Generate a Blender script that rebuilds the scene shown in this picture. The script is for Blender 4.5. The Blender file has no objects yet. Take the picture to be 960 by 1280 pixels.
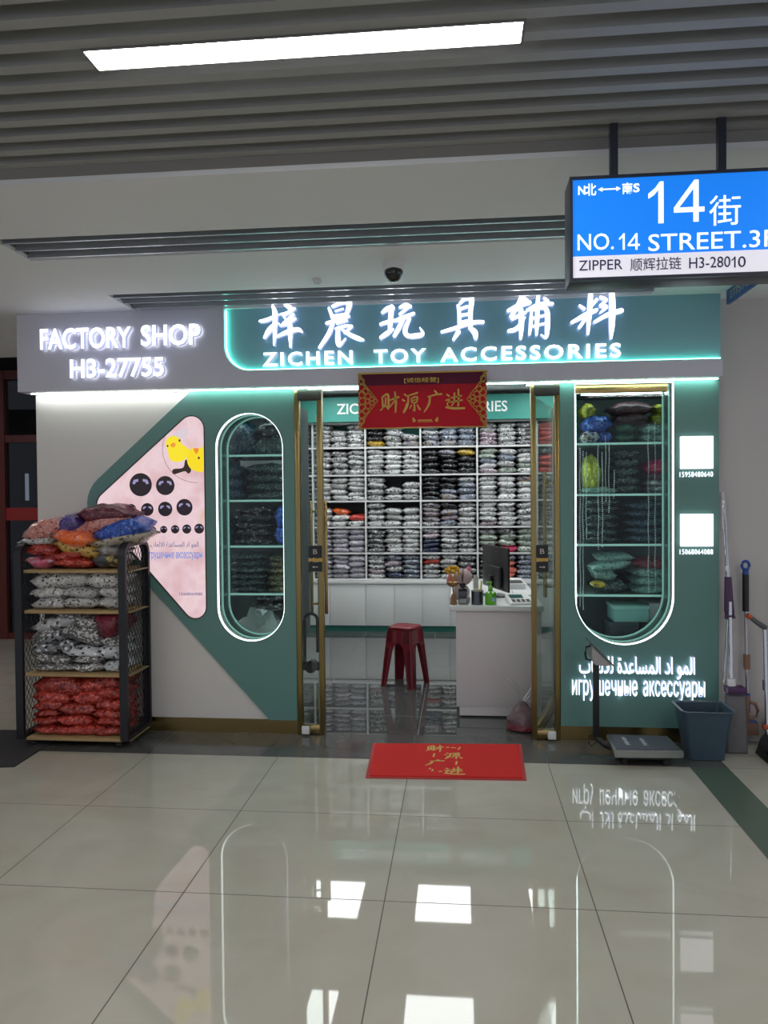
import bpy, bmesh, math, random
from mathutils import Vector, Matrix, noise
PI = math.pi
SC = bpy.context.scene
COL = SC.collection

# ------------------------------------------------------------------ camera
def cam_matrix(yaw, pitch, roll, loc):
    f = Vector((math.sin(yaw)*math.cos(pitch), math.cos(yaw)*math.cos(pitch), math.sin(pitch)))
    r = Vector((math.cos(yaw), -math.sin(yaw), 0)); u = r.cross(f)
    r2 = r*math.cos(roll) + u*math.sin(roll); u2 = -r*math.sin(roll) + u*math.cos(roll)
    m = Matrix((r2, u2, -f)).transposed().to_4x4(); m.translation = loc
    return m
cd = bpy.data.cameras.new('camera'); cam = bpy.data.objects.new('camera', cd); COL.objects.link(cam)
cd.sensor_fit = 'VERTICAL'; cd.sensor_height = 36.0; cd.lens = 966.2/1280*36.0
cd.clip_start = 0.05; cd.clip_end = 100
cam.matrix_world = cam_matrix(-0.09807, -0.02025, -0.00861, (0, 0, 1.563))
SC.camera = cam

# ------------------------------------------------------------------ world, exposure
w = bpy.data.worlds.new('world'); SC.world = w; w.use_nodes = True
w.node_tree.nodes['Background'].inputs[0].default_value = (0.80, 0.86, 1.0, 1)
w.node_tree.nodes['Background'].inputs[1].default_value = 0.65
SC.view_settings.view_transform = 'Standard'; SC.view_settings.look = 'None'
SC.view_settings.gamma = 1; SC.view_settings.use_curve_mapping = False
SC.view_settings.exposure = 0.12
LAMP_E, PANEL_E, LED_E, LETTER_E = 40.0, 3.4, 2.6, 1.6

# ------------------------------------------------------------------ materials
MATS = {}
def srgb(r, g, b):
    f = lambda c: (c/255/12.92) if c/255 <= 0.04045 else ((c/255+0.055)/1.055)**2.4
    return (f(r), f(g), f(b), 1)
def mat(name, col=(0.8,0.8,0.8,1), rough=0.5, metal=0.0, emit=None, es=0.0, coat=0.0, spec=0.5, bump=0.0, bscale=60.0):
    if name in MATS: return MATS[name]
    m = bpy.data.materials.new(name); m.use_nodes = True; nt = m.node_tree
    b = nt.nodes['Principled BSDF']
    b.inputs['Base Color'].default_value = col; b.inputs['Roughness'].default_value = rough
    b.inputs['Metallic'].default_value = metal; b.inputs['Coat Weight'].default_value = coat
    b.inputs['Specular IOR Level'].default_value = spec
    if emit:
        b.inputs['Emission Color'].default_value = emit; b.inputs['Emission Strength'].default_value = es
    if bump:
        n = nt.nodes.new('ShaderNodeTexNoise'); n.inputs['Scale'].default_value = bscale
        tc = nt.nodes.new('ShaderNodeTexCoord'); nt.links.new(tc.outputs['Object'], n.inputs['Vector'])
        bp = nt.nodes.new('ShaderNodeBump'); bp.inputs['Strength'].default_value = bump; bp.inputs['Distance'].default_value = 0.01
        nt.links.new(n.outputs['Fac'], bp.inputs['Height']); nt.links.new(bp.outputs['Normal'], b.inputs['Normal'])
    MATS[name] = m
    return m
def mixrgb(nt, fac, a, b):
    n = nt.nodes.new('ShaderNodeMix'); n.data_type = 'RGBA'
    for sock, v in ((n.inputs[0], fac), (n.inputs[6], a), (n.inputs[7], b)):
        if isinstance(v, bpy.types.NodeSocket): nt.links.new(v, sock)
        else: sock.default_value = v
    return n.outputs[2]
def ramp(nt, inp, stops, interp='LINEAR'):
    r = nt.nodes.new('ShaderNodeValToRGB'); r.color_ramp.interpolation = interp
    while len(r.color_ramp.elements) < len(stops): r.color_ramp.elements.new(0.5)
    for e, (p, c) in zip(r.color_ramp.elements, stops): e.position = p; e.color = c
    nt.links.new(inp, r.inputs[0]); return r.outputs[0]
def tile_mat(name, c1, c2, joint, size, ox, oy, rough, jw=0.0022):
    m = mat(name, c1, rough); nt = m.node_tree; b = nt.nodes['Principled BSDF']
    tc = nt.nodes.new('ShaderNodeTexCoord'); mp = nt.nodes.new('ShaderNodeMapping')
    mp.inputs['Location'].default_value = (-ox, -oy, 0)
    nt.links.new(tc.outputs['Object'], mp.inputs['Vector'])
    br = nt.nodes.new('ShaderNodeTexBrick'); br.offset = 0; br.squash = 1
    br.inputs['Scale'].default_value = 1; br.inputs['Brick Width'].default_value = size
    br.inputs['Row Height'].default_value = size; br.inputs['Mortar Size'].default_value = jw; br.inputs['Mortar Smooth'].default_value = 0.0
    br.inputs['Color1'].default_value = c1; br.inputs['Color2'].default_value = c1; br.inputs['Mortar'].default_value = joint
    nt.links.new(mp.outputs[0], br.inputs['Vector'])
    n = nt.nodes.new('ShaderNodeTexNoise'); n.inputs['Scale'].default_value = 2.2; n.inputs['Detail'].default_value = 8; n.inputs['Distortion'].default_value = 1.5
    nt.links.new(tc.outputs['Object'], n.inputs['Vector'])
    f = ramp(nt, n.outputs['Fac'], [(0.35, (0,0,0,1)), (0.7, (1,1,1,1))])
    tone = mixrgb(nt, f, c1, c2)
    out = mixrgb(nt, br.outputs['Fac'], tone, joint)
    nt.links.new(out, b.inputs['Base Color'])
    r2 = nt.nodes.new('ShaderNodeMath'); r2.operation = 'MULTIPLY_ADD'; r2.inputs[1].default_value = 0.5; r2.inputs[2].default_value = rough
    nt.links.new(br.outputs['Fac'], r2.inputs[0]); nt.links.new(r2.outputs[0], b.inputs['Roughness'])
    return m
def glass_mat(name, tint=(0.93,0.97,0.96,1), refl=1.0):
    if name in MATS: return MATS[name]
    m = bpy.data.materials.new(name); m.use_nodes = True; nt = m.node_tree; nt.nodes.clear()
    o = nt.nodes.new('ShaderNodeOutputMaterial'); mx = nt.nodes.new('ShaderNodeMixShader')
    t = nt.nodes.new('ShaderNodeBsdfTransparent'); t.inputs[0].default_value = tint
    g = nt.nodes.new('ShaderNodeBsdfGlossy'); g.inputs['Roughness'].default_value = 0.02
    fr = nt.nodes.new('ShaderNodeFresnel'); fr.inputs[0].default_value = 1.5
    mu = nt.nodes.new('ShaderNodeMath'); mu.operation = 'MULTIPLY'; mu.inputs[1].default_value = refl
    nt.links.new(fr.outputs[0], mu.inputs[0]); nt.links.new(mu.outputs[0], mx.inputs[0])
    nt.links.new(t.outputs[0], mx.inputs[1]); nt.links.new(g.outputs[0], mx.inputs[2]); nt.links.new(mx.outputs[0], o.inputs[0])
    MATS[name] = m; return m
def bag_mat(name, film, spot, spot2=None, scale=70.0, amount=0.45, rough=0.28, wob=1.0):
    """cloudy plastic film over many small pieces"""
    if name in MATS: return MATS[name]
    m = mat(name, film, rough, coat=0.35); nt = m.node_tree; b = nt.nodes['Principled BSDF']
    tc = nt.nodes.new('ShaderNodeTexCoord'); oi = nt.nodes.new('ShaderNodeObjectInfo')
    add = nt.nodes.new('ShaderNodeVectorMath'); add.operation = 'ADD'
    cx = nt.nodes.new('ShaderNodeVectorMath'); cx.operation = 'SCALE'; cx.inputs[0].default_value = (7.3, 3.1, 5.7)
    nt.links.new(oi.outputs['Random'], cx.inputs['Scale'])
    nt.links.new(tc.outputs['Object'], add.inputs[0]); nt.links.new(cx.outputs[0], add.inputs[1])
    v = nt.nodes.new('ShaderNodeTexVoronoi'); v.inputs['Scale'].default_value = scale; v.inputs['Randomness'].default_value = 0.9
    nt.links.new(add.outputs[0], v.inputs['Vector'])
    sep = nt.nodes.new('ShaderNodeSeparateColor'); nt.links.new(v.outputs['Color'], sep.inputs[0])
    if spot2 is None: spot2 = spot
    pick = ramp(nt, sep.outputs[0], [(0, film), (1-amount, spot), (1-amount*0.45, spot2)], 'CONSTANT')
    edge = ramp(nt, v.outputs['Distance'], [(0.0, (1,1,1,1)), (0.42, (1,1,1,1)), (0.62, (0,0,0,1))])
    c1 = mixrgb(nt, edge, film, pick)
    n = nt.nodes.new('ShaderNodeTexNoise'); n.inputs['Scale'].default_value = 26; n.inputs['Detail'].default_value = 5
    nt.links.new(add.outputs[0], n.inputs['Vector'])
    haze = ramp(nt, n.outputs['Fac'], [(0.5, (0,0,0,1)), (0.72, (0.45,0.45,0.45,1))])
    c2 = mixrgb(nt, haze, c1, (0.62, 0.63, 0.64, 1) if sum(film[:3]) > 0.9 else tuple(min(1, x*1.6+0.02) for x in film[:3])+(1,))
    hsv = nt.nodes.new('ShaderNodeHueSaturation')
    mr = nt.nodes.new('ShaderNodeMapRange'); mr.inputs[3].default_value = 0.72; mr.inputs[4].default_value = 1.15
    nt.links.new(oi.outputs['Random'], mr.inputs[0]); nt.links.new(mr.outputs[0], hsv.inputs['Value']); nt.links.new(c2, hsv.inputs['Color'])
    nt.links.new(hsv.outputs[0], b.inputs['Base Color'])
    bp = nt.nodes.new('ShaderNodeBump'); bp.inputs['Strength'].default_value = 0.55*wob; bp.inputs['Distance'].default_value = 0.008
    mm = nt.nodes.new('ShaderNodeMath'); mm.operation = 'SUBTRACT'
    nt.links.new(n.outputs['Fac'], mm.inputs[0]); nt.links.new(v.outputs['Distance'], mm.inputs[1])
    nt.links.new(mm.outputs[0], bp.inputs['Height']); nt.links.new(bp.outputs['Normal'], b.inputs['Normal'])
    return m

WHITE_WALL = mat('warm grey painted wall', srgb(220,215,209), 0.55)
FASCIA = mat('grey aluminium fascia', srgb(206,204,214), 0.4)
TEAL = mat('teal panel', srgb(98,140,133), 0.42)
TEAL_SIGN = mat('blue teal sign panel', srgb(132,180,190), 0.38)
TEAL_IN = mat('interior teal', srgb(66,160,148), 0.5)
CEIL = mat('white ceiling paint', srgb(236,236,237), 0.7)
CEIL_DARK = mat('dark plenum', srgb(60,62,64), 0.9)
BAFFLE = mat('grey ceiling strip', srgb(165,165,162), 0.5)
GRILLE = mat('grille blade', srgb(225,228,234), 0.25, 0.5)
GRILLE_IN = mat('grille recess', srgb(120,122,126), 0.6)
RWALL = mat('grey plaster wall', srgb(202,196,194), 0.7)
GOLD = mat('brushed gold', srgb(176,150,96), 0.22, 1.0)
GOLD_D = mat('dark bronze gold', srgb(150,130,84), 0.28, 1.0)
BRONZE = mat('dark bronze cap', srgb(70,66,62), 0.4, 0.7)
BLACK = mat('black plastic', srgb(22,22,25), 0.4)
BLACK_G = mat('black gloss', srgb(14,14,18), 0.08, coat=0.5)
STEEL_B = mat('black painted steel', srgb(24,24,30), 0.45)
CHROME = mat('chrome', srgb(190,190,192), 0.15, 1.0)
ALU = mat('brushed steel', srgb(170,170,166), 0.3, 1.0)
WHITE_P = mat('white laminate', srgb(228,230,230), 0.3)
WHITE_D = mat('white door laminate', srgb(222,226,226), 0.25)
COUNTER = mat('pale laminate counter', srgb(214,208,208), 0.35)
RED_FR = mat('red painted frame', srgb(92,30,20), 0.45)
WOOD = mat('pale wood board', srgb(170,142,98), 0.6, bump=0.1)
RED_PL = mat('red plastic', srgb(124,24,38), 0.35)
MAT_RED = mat('red mat pile', srgb(206,32,28), 0.95, bump=0.4, bscale=260)
MAT_EDGE = mat('red mat edge', srgb(176,50,50), 0.7)
GOLD_PRINT = mat('gold print', srgb(196,158,72), 0.4, 0.3)
BANNER_R = mat('red banner cloth', srgb(190,24,50), 0.6)
BANNER_P = mat('plum banner cloth', srgb(116,28,66), 0.6)
BIN = mat('slate blue plastic', srgb(58,76,90), 0.45)
PURPLE = mat('purple plastic', srgb(74,40,82), 0.4)
BLUE_P = mat('blue plastic', srgb(38,78,160), 0.4)
BROWN_P = mat('tan plastic', srgb(140,104,84), 0.5)
ORANGE_P = mat('orange plastic', srgb(196,84,48), 0.45)
GREY_P = mat('grey plastic', srgb(92,92,94), 0.5)
WHITE_PL = mat('white plastic', srgb(225,225,225), 0.4)
GLASS = glass_mat('clear glass')
GLASS_W = glass_mat('display glass', (0.90,0.96,0.95,1), 0.35)
GLASS_D = glass_mat('door glass', (0.94,0.98,0.96,1), 0.45)
SHELF_EDGE = mat('glowing green glass edge', srgb(150,196,186), 0.2, emit=srgb(160,205,196), es=0.34)  # emission paints the glow these edges catch from the leds
LED = mat('white led strip', (1,1,1,1), 0.5, emit=(0.86,1.0,0.95,1), es=LED_E)
LED_T = mat('teal led strip', (1,1,1,1), 0.5, emit=(0.16,1.0,0.72,1), es=LED_E*2.6)
RING = mat('pale ring trim', srgb(110,140,134), 0.2, 0.2)
LETTER_F = mat('lit letter face', (1,1,1,1), 0.5, emit=(0.95,1.0,1.0,1), es=LETTER_E)
LETTER_S = mat('lit letter side', (0.8,0.82,1,1), 0.5, emit=(0.55,0.62,0.95,1), es=LETTER_E*0.24)
LAMP = mat('lamp diffuser', (1,1,1,1), 0.5, emit=(1.0,0.975,0.94,1), es=LAMP_E)
PANEL = mat('panel diffuser', (1,1,1,1), 0.5, emit=(0.96,1.0,1.0,1), es=PANEL_E*2.2)
QR_W = mat('lit white panel', (1,1,1,1), 0.5, emit=(0.93,0.95,1.0,1), es=1.15)
SIGN_BLUE = mat('lit blue acrylic', srgb(20,110,215), 0.3, emit=srgb(24,120,224), es=0.80)
SIGN_WHITE = mat('lit grey white acrylic', srgb(200,198,206), 0.3, emit=srgb(206,204,214), es=0.75)
SIGN_TXT = mat('lit white lettering', (1,1,1,1), 0.4, emit=srgb(226,232,245), es=0.95)
SIGN_NAVY = mat('navy lettering', srgb(40,36,84), 0.4)
SIGN_BOX = mat('dark slate sign case', srgb(58,62,74), 0.35, 0.3)
FLOOR = tile_mat('polished cream tile', srgb(186,182,170), srgb(178,173,160), srgb(70,66,60), 0.8, -0.3005, 3.7397, 0.025)
FLOOR.node_tree.nodes['Principled BSDF'].inputs['Specular IOR Level'].default_value = 0.62
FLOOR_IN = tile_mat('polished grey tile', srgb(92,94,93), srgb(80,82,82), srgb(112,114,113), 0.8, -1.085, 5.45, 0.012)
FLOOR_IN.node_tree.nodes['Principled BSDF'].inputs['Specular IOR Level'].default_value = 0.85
STRIP = tile_mat('dark grey stone strip', srgb(92,92,90), srgb(78,78,78), srgb(60,60,60), 0.8, -0.3005, 3.7397, 0.1)
GREEN_ST = mat('dark green stone', srgb(84,100,88), 0.2, bump=0.02)
CARPET = mat('charcoal carpet', srgb(58,56,58), 1.0, bump=1.0, bscale=150)
DARK_IN = mat('dark interior', srgb(26,26,28), 0.7)

# ------------------------------------------------------------------ helpers
def wloc(o):
    v = Vector((0,0,0))
    while o is not None: v += o.location; o = o.parent
    return v
def obj(name, bm, mats, parent=None, local=False, smooth=40):
    me = bpy.data.meshes.new(name)
    if parent is not None and not local: bm.transform(Matrix.Translation(-wloc(parent)))
    bm.normal_update(); bm.to_mesh(me); bm.free()
    for m in (mats if isinstance(mats, (list, tuple)) else [mats]): me.materials.append(m)
    if smooth:
        me.polygons.foreach_set('use_smooth', [True]*len(me.polygons))
        me.set_sharp_from_angle(angle=math.radians(smooth))
    o = bpy.data.objects.new(name, me); COL.objects.link(o)
    if parent is not None: o.parent = parent
    return o
def tag(o, label, cat, group=None):
    o['label'] = label; o['category'] = cat
    if group: o['group'] = group
    return o
def thing(name, label, cat, loc=(0,0,0), rz=0, group=None):
    o = bpy.data.objects.new(name, None); COL.objects.link(o); o.empty_display_size = 0.05
    o.location = loc; o.rotation_euler = (0,0,rz)
    return tag(o, label, cat, group)
def solo(name, label, cat, bm, m, group=None, **k):
    return tag(obj(name, bm, m, **k), label, cat, group)
def struct(name, bm, m, label=None, cat=None, parent=None, **k):
    o = obj(name, bm, m, parent, **k)
    if parent is None:
        o['kind'] = 'structure'
        if label: o['label'] = label; o['category'] = cat
    return o
def B(): return bmesh.new()
def box(bm, x0, x1, y0, y1, z0, z1, bev=0.0, mi=0):
    vs = [bm.verts.new(p) for p in ((x0,y0,z0),(x1,y0,z0),(x1,y1,z0),(x0,y1,z0),(x0,y0,z1),(x1,y0,z1),(x1,y1,z1),(x0,y1,z1))]
    fs = [bm.faces.new([vs[i] for i in q]) for q in ((3,2,1,0),(4,5,6,7),(0,1,5,4),(1,2,6,5),(2,3,7,6),(3,0,4,7))]
    for f in fs: f.material_index = mi
    if bev:
        es = list({e for f in fs for e in f.edges})
        bmesh.ops.bevel(bm, geom=es, offset=bev, segments=2, profile=0.5, affect='EDGES')
    return bm
def frame_axes(d):
    d = d.normalized(); up = Vector((0,0,1)) if abs(d.z) < 0.95 else Vector((1,0,0))
    a = d.cross(up).normalized(); return a, d.cross(a).normalized()
def tube(bm, pts, r, seg=10, cap=True, closed=False):
    pts = [Vector(p) for p in pts]; n = len(pts); rings = []
    rs = r if isinstance(r, (list, tuple)) else [r]*n
    for i, p in enumerate(pts):
        a0 = pts[(i-1) % n] if (closed or i > 0) else p; a1 = pts[(i+1) % n] if (closed or i < n-1) else p
        A, Bv = frame_axes(a1-a0)
        rings.append([bm.verts.new(p + (A*math.cos(t)+Bv*math.sin(t))*rs[i]) for t in [2*PI*k/seg for k in range(seg)]])
    for i in range(n if closed else n-1):
        u, v = rings[i], rings[(i+1) % n]
        for k in range(seg): bm.faces.new((u[k], u[(k+1)%seg], v[(k+1)%seg], v[k]))
    if cap and not closed:
        bm.faces.new(rings[0][::-1]); bm.faces.new(rings[-1])
    bmesh.ops.recalc_face_normals(bm, faces=bm.faces[:])
    return bm
def lathe(bm, prof, c=(0,0,0), seg=24, sx=1.0, sy=1.0):
    c = Vector(c); rings = []
    for r, z in prof:
        if r < 1e-5: rings.append([bm.verts.new(c+Vector((0,0,z)))])
        else: rings.append([bm.verts.new(c+Vector((r*sx*math.cos(2*PI*k/seg), r*sy*math.sin(2*PI*k/seg), z))) for k in range(seg)])
    for u, v in zip(rings, rings[1:]):
        for k in range(seg):
            a, b = u[k % len(u)], u[(k+1) % len(u)]; c2, d = v[(k+1) % len(v)], v[k % len(v)]
            q = [x for i, x in enumerate((a,b,c2,d)) if x not in (a,b,c2,d)[:i]]
            if len(q) >= 3:
                try: bm.faces.new(q)
                except ValueError: pass
    bmesh.ops.recalc_face_normals(bm, faces=bm.faces[:]); return bm
def ball(bm, c, r, seg=12, rz=None):
    m = Matrix.Translation(c) @ Matrix.Diagonal((*(r if isinstance(r,(tuple,list)) else (r,r,r)), 1))
    bmesh.ops.create_uvsphere(bm, u_segments=seg, v_segments=max(6, seg*2//3), radius=1, matrix=m); return bm
def rpoly(pts, rad, seg=8):
    """rounded polygon outline; rad one value or one per corner"""
    n = len(pts); out = []
    for i in range(n):
        r = rad[i] if isinstance(rad,(list,tuple)) else rad
        p = Vector(pts[i]); a = (Vector(pts[i-1])-p).normalized(); b = (Vector(pts[(i+1)%n])-p).normalized()
        if r <= 0: out.append(p); continue
        ang = a.angle(b); t = r/math.tan(ang/2); c = p + (a+b).normalized()*(r/math.sin(ang/2))
        s = p+a*t-c; e = p+b*t-c
        a0 = math.atan2(s.y, s.x); da = math.atan2(e.y, e.x)-a0
        while da > PI: da -= 2*PI
        while da < -PI: da += 2*PI
        out += [c+Vector((math.cos(a0+da*k/seg), math.sin(a0+da*k/seg)))*r for k in range(seg+1)]
    return out
def plate(outline, holes, y0, y1, axis='y'):
    """flat plate of an (x,z) outline with holes from y0 (front) to y1; axis 'z': outline is (x,y), y0..y1 are heights"""
    cu = bpy.data.curves.new('tmp', 'CURVE'); cu.dimensions = '2D'; cu.fill_mode = 'BOTH'
    for ln in [outline]+list(holes):
        s = cu.splines.new('POLY'); s.points.add(len(ln)-1)
        for p, q in zip(s.points, ln): p.co = (q[0], q[1], 0, 1)
        s.use_cyclic_u = True
    cu.extrude = abs(y1-y0)/2
    o = bpy.data.objects.new('tmp', cu); COL.objects.link(o); bpy.context.view_layer.update()
    me = bpy.data.meshes.new_from_object(o.evaluated_get(bpy.context.evaluated_depsgraph_get()))
    bm = B(); bm.from_mesh(me); bpy.data.objects.remove(o); bpy.data.curves.remove(cu); bpy.data.meshes.remove(me)
    bmesh.ops.remove_doubles(bm, verts=bm.verts[:], dist=1e-5)
    mid = (y0+y1)/2
    for v in bm.verts:
        x, y, z = v.co
        v.co = (x, mid+z, y) if axis == 'y' else (x, y, mid+z)
    bmesh.ops.recalc_face_normals(bm, faces=bm.faces[:])
    return bm
def sweep(bm, path, y0, y1, wd):
    """band following an (x,z) closed path, between y0 and y1, wd wide outward"""
    n = len(path); c = sum((Vector(p) for p in path), Vector((0,0)))/n; rings = []
    for i, p in enumerate(path):
        p = Vector(p); t = (Vector(path[(i+1)%n])-Vector(path[i-1])).normalized(); nn = Vector((t.y, -t.x))
        if nn.dot(p-c) < 0: nn = -nn
        q = p+nn*wd
        rings.append([bm.verts.new((p.x,y0,p.y)), bm.verts.new((q.x,y0,q.y)), bm.verts.new((q.x,y1,q.y)), bm.verts.new((p.x,y1,p.y))])
    for i in range(n):
        a, b = rings[i], rings[(i+1)%n]
        for k in range(4): bm.faces.new((a[k], a[(k+1)%4], b[(k+1)%4], b[k]))
    bmesh.ops.recalc_face_normals(bm, faces=bm.faces[:]); return bm
def text(body, x0, x1, z0, z1, y0, depth, bold=0.0, spacing=1.0, shear=0.0, wspace=1.0, res=3):
    """lettering standing in the x-z plane, filling the given box; its back at y0 and its face at y0-depth; faces slot 0, sides slot 1"""
    cu = bpy.data.curves.new('tmp', 'FONT'); cu.body = body; cu.extrude = 0.05; cu.offset = bold; cu.resolution_u = res
    cu.space_character = spacing; cu.space_word = wspace; cu.shear = shear
    o = bpy.data.objects.new('tmp', cu); COL.objects.link(o); bpy.context.view_layer.update()
    me = bpy.data.meshes.new_from_object(o.evaluated_get(bpy.context.evaluated_depsgraph_get()))
    bm = B(); bm.from_mesh(me); bpy.data.objects.remove(o); bpy.data.curves.remove(cu); bpy.data.meshes.remove(me)
    xs = [v.co.x for v in bm.verts]; ys = [v.co.y for v in bm.verts]
    ax, bx, ay, by = min(xs), max(xs), min(ys), max(ys)
    for f in bm.faces: f.material_index = 0 if abs(f.normal.z) > 0.7 else 1
    for v in bm.verts:
        x, y, z = v.co
        v.co = (x0+(x-ax)/(bx-ax)*(x1-x0), y0-depth*(z+0.05)/0.1, z0+(y-ay)/(by-ay)*(z1-z0))
    bmesh.ops.recalc_face_normals(bm, faces=bm.faces[:])
    return bm
def brush(bm, strokes, fx, fz, sw, y0, depth):
    """brush strokes [(x,y,width)...] in picture units mapped by fx, fz; sw scales widths to metres"""
    for st in strokes:
        P = [Vector((fx(x), fz(y), w*sw/2)) for x, y, w in st]
        Q = []
        for i in range(len(P)-1):
            a, b, c, d = P[max(i-1,0)], P[i], P[i+1], P[min(i+2,len(P)-1)]
            for k in range(6):
                t = k/6
                Q.append(0.5*((2*b)+(c-a)*t+(2*a-5*b+4*c-d)*t*t+(3*b-a-3*c+d)*t**3))
        Q.append(P[-1]); L, R = [], []
        for i, q in enumerate(Q):
            t = (Q[min(i+1,len(Q)-1)]-Q[max(i-1,0)]); t = Vector((t.x, t.y)).normalized(); n = Vector((-t.y, t.x))*max(q.z, 0.001)
            L.append(Vector((q.x+n.x, q.y+n.y))); R.append(Vector((q.x-n.x, q.y-n.y)))
        def cap(q, dirv, r):
            a0 = math.atan2(dirv.y, dirv.x)
            return [Vector((q.x+math.cos(a0+PI/2-PI*k/6)*r, q.y+math.sin(a0+PI/2-PI*k/6)*r)) for k in range(1,6)]
        te = Vector((Q[-1].x-Q[-2].x, Q[-1].y-Q[-2].y)); ts = Vector((Q[0].x-Q[1].x, Q[0].y-Q[1].y))
        F = lambda v, y: bm.verts.new((v.x, y, v.y))
        yf = y0-depth
        lf = [F(v,yf) for v in L]; rf = [F(v,yf) for v in R]; lb = [F(v,y0) for v in L]; rb = [F(v,y0) for v in R]
        def face(vs, mi):
            try: f = bm.faces.new(vs); f.material_index = mi
            except ValueError: pass
        for i in range(len(Q)-1):
            face((lf[i], rf[i], rf[i+1], lf[i+1]), 0); face((lb[i], lb[i+1], rb[i+1], rb[i]), 1)
            face((lf[i], lf[i+1], lb[i+1], lb[i]), 1); face((rf[i], rb[i], rb[i+1], rf[i+1]), 1)
        for q, dv, a, ab, b, bb in ((Q[-1], te, lf[-1], lb[-1], rf[-1], rb[-1]), (Q[0], ts, rf[0], rb[0], lf[0], lb[0])):
            arc = cap(q, dv, max(q.z,0.001)); af = [F(v,yf) for v in arc]; bk = [F(v,y0) for v in arc]
            face([a]+af+[b], 0)
            ring, ringb = [a]+af+[b], [ab]+bk+[bb]
            for i in range(len(ring)-1): face((ring[i], ring[i+1], ringb[i+1], ringb[i]), 1)
    return bm
def copy_tree(o, parent=None):
    c = o.copy(); COL.objects.link(c)
    if parent is not None: c.parent = parent
    for ch in list(o.children): copy_tree(ch, c)
    return c
WORDS = ['zero','one','two','three','four','five','six','seven','eight','nine','ten','eleven','twelve']

# ------------------------------------------------------------------ setting: floor
FY = 4.98            # front of the shop's lower wall
def quadf(bm, x0, x1, y0, y1, z=0.0):
    bm.faces.new([bm.verts.new(p) for p in ((x0,y0,z),(x1,y0,z),(x1,y1,z),(x0,y1,z))])
bm = B(); quadf(bm, -12, 1.30, -6, 4.54); quadf(bm, 1.51, 8, -6, 4.54); quadf(bm, -12, -2.86, 4.54, 13); quadf(bm, 1.51, 8, 4.54, 5.3)
struct('floor', bm, FLOOR)
bm = B(); quadf(bm, -2.86, 1.51, 4.54, 5.02); struct('floor_threshold', bm, STRIP)['kind'] = 'structure'
bm = B(); quadf(bm, 1.30, 1.51, -6, 4.54); struct('floor_border', bm, GREEN_ST)
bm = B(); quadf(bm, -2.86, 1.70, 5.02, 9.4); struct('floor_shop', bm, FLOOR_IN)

# ------------------------------------------------------------------ setting: ceilings
CZ = 2.78
G1 = (-2.17, 1.10, 3.45, 3.78); G2 = (-2.09, 1.17, 4.46, 4.86)
rect = lambda a: [(a[0],a[2]),(a[1],a[2]),(a[1],a[3]),(a[0],a[3])]
struct('ceiling', plate([(-9,2.86),(5,2.86),(5,5.1),(-2.95,5.1),(-2.95,6.3),(-9,6.3)], [rect(G1), [(G2[0],G2[2]),(G2[1],G2[2]),(G2[1],G2[3]+0.02),(G2[0],G2[3]+0.02)]], CZ, CZ+0.02, 'z'), CEIL)
bm = B(); box(bm, -9, 5, 2.86, 2.88, CZ+0.0201, 3.05); struct('trim_1', bm, mat('ceiling step', srgb(150,146,142), 0.7))
def grille(n, g, nb):
    x0, x1, y0, y1 = g
    bm = B(); h = 0.10
    for p in (((x0,y0),(x1,y0)),((x1,y0),(x1,y1)),((x1,y1),(x0,y1)),((x0,y1),(x0,y0))):
        (a,b),(c,d) = p
        bm.faces.new([bm.verts.new(q) for q in ((a,b,CZ+0.02),(c,d,CZ+0.02),(c,d,CZ+h),(a,b,CZ+h))])
    bm.faces.new([bm.verts.new(q) for q in ((x0,y0,CZ+h),(x1,y0,CZ+h),(x1,y1,CZ+h),(x0,y1,CZ+h))])
    t = thing('ceiling_grille', n, 'air grille', (x0, y0, CZ))
    obj('recess_box', bm, GRILLE_IN, t)
    for k in range(nb):
        y = y0+(k+0.55)*(y1-y0)/nb
        b = B()
        vs = [b.verts.new((x0+0.005+dx, y+dy, CZ+dz)) for dx in (0, x1-x0-0.01) for dy, dz in ((0,0.0),(0.012,0.0),(0.050,0.075),(0.038,0.075))]
        for q in ((0,1,2,3),(7,6,5,4),(0,4,5,1),(1,5,6,2),(2,6,7,3),(3,7,4,0)): b.faces.new([vs[i] for i in q])
        bmesh.ops.recalc_face_normals(b, faces=b.faces[:])
        obj('blade', b, GRILLE, t)
grille('long recessed air grille with three blades across the white ceiling above the camera dome', G1, 3)
grille('long narrow recessed air grille tucked against the top of the teal shop sign', G2, 3)
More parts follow.
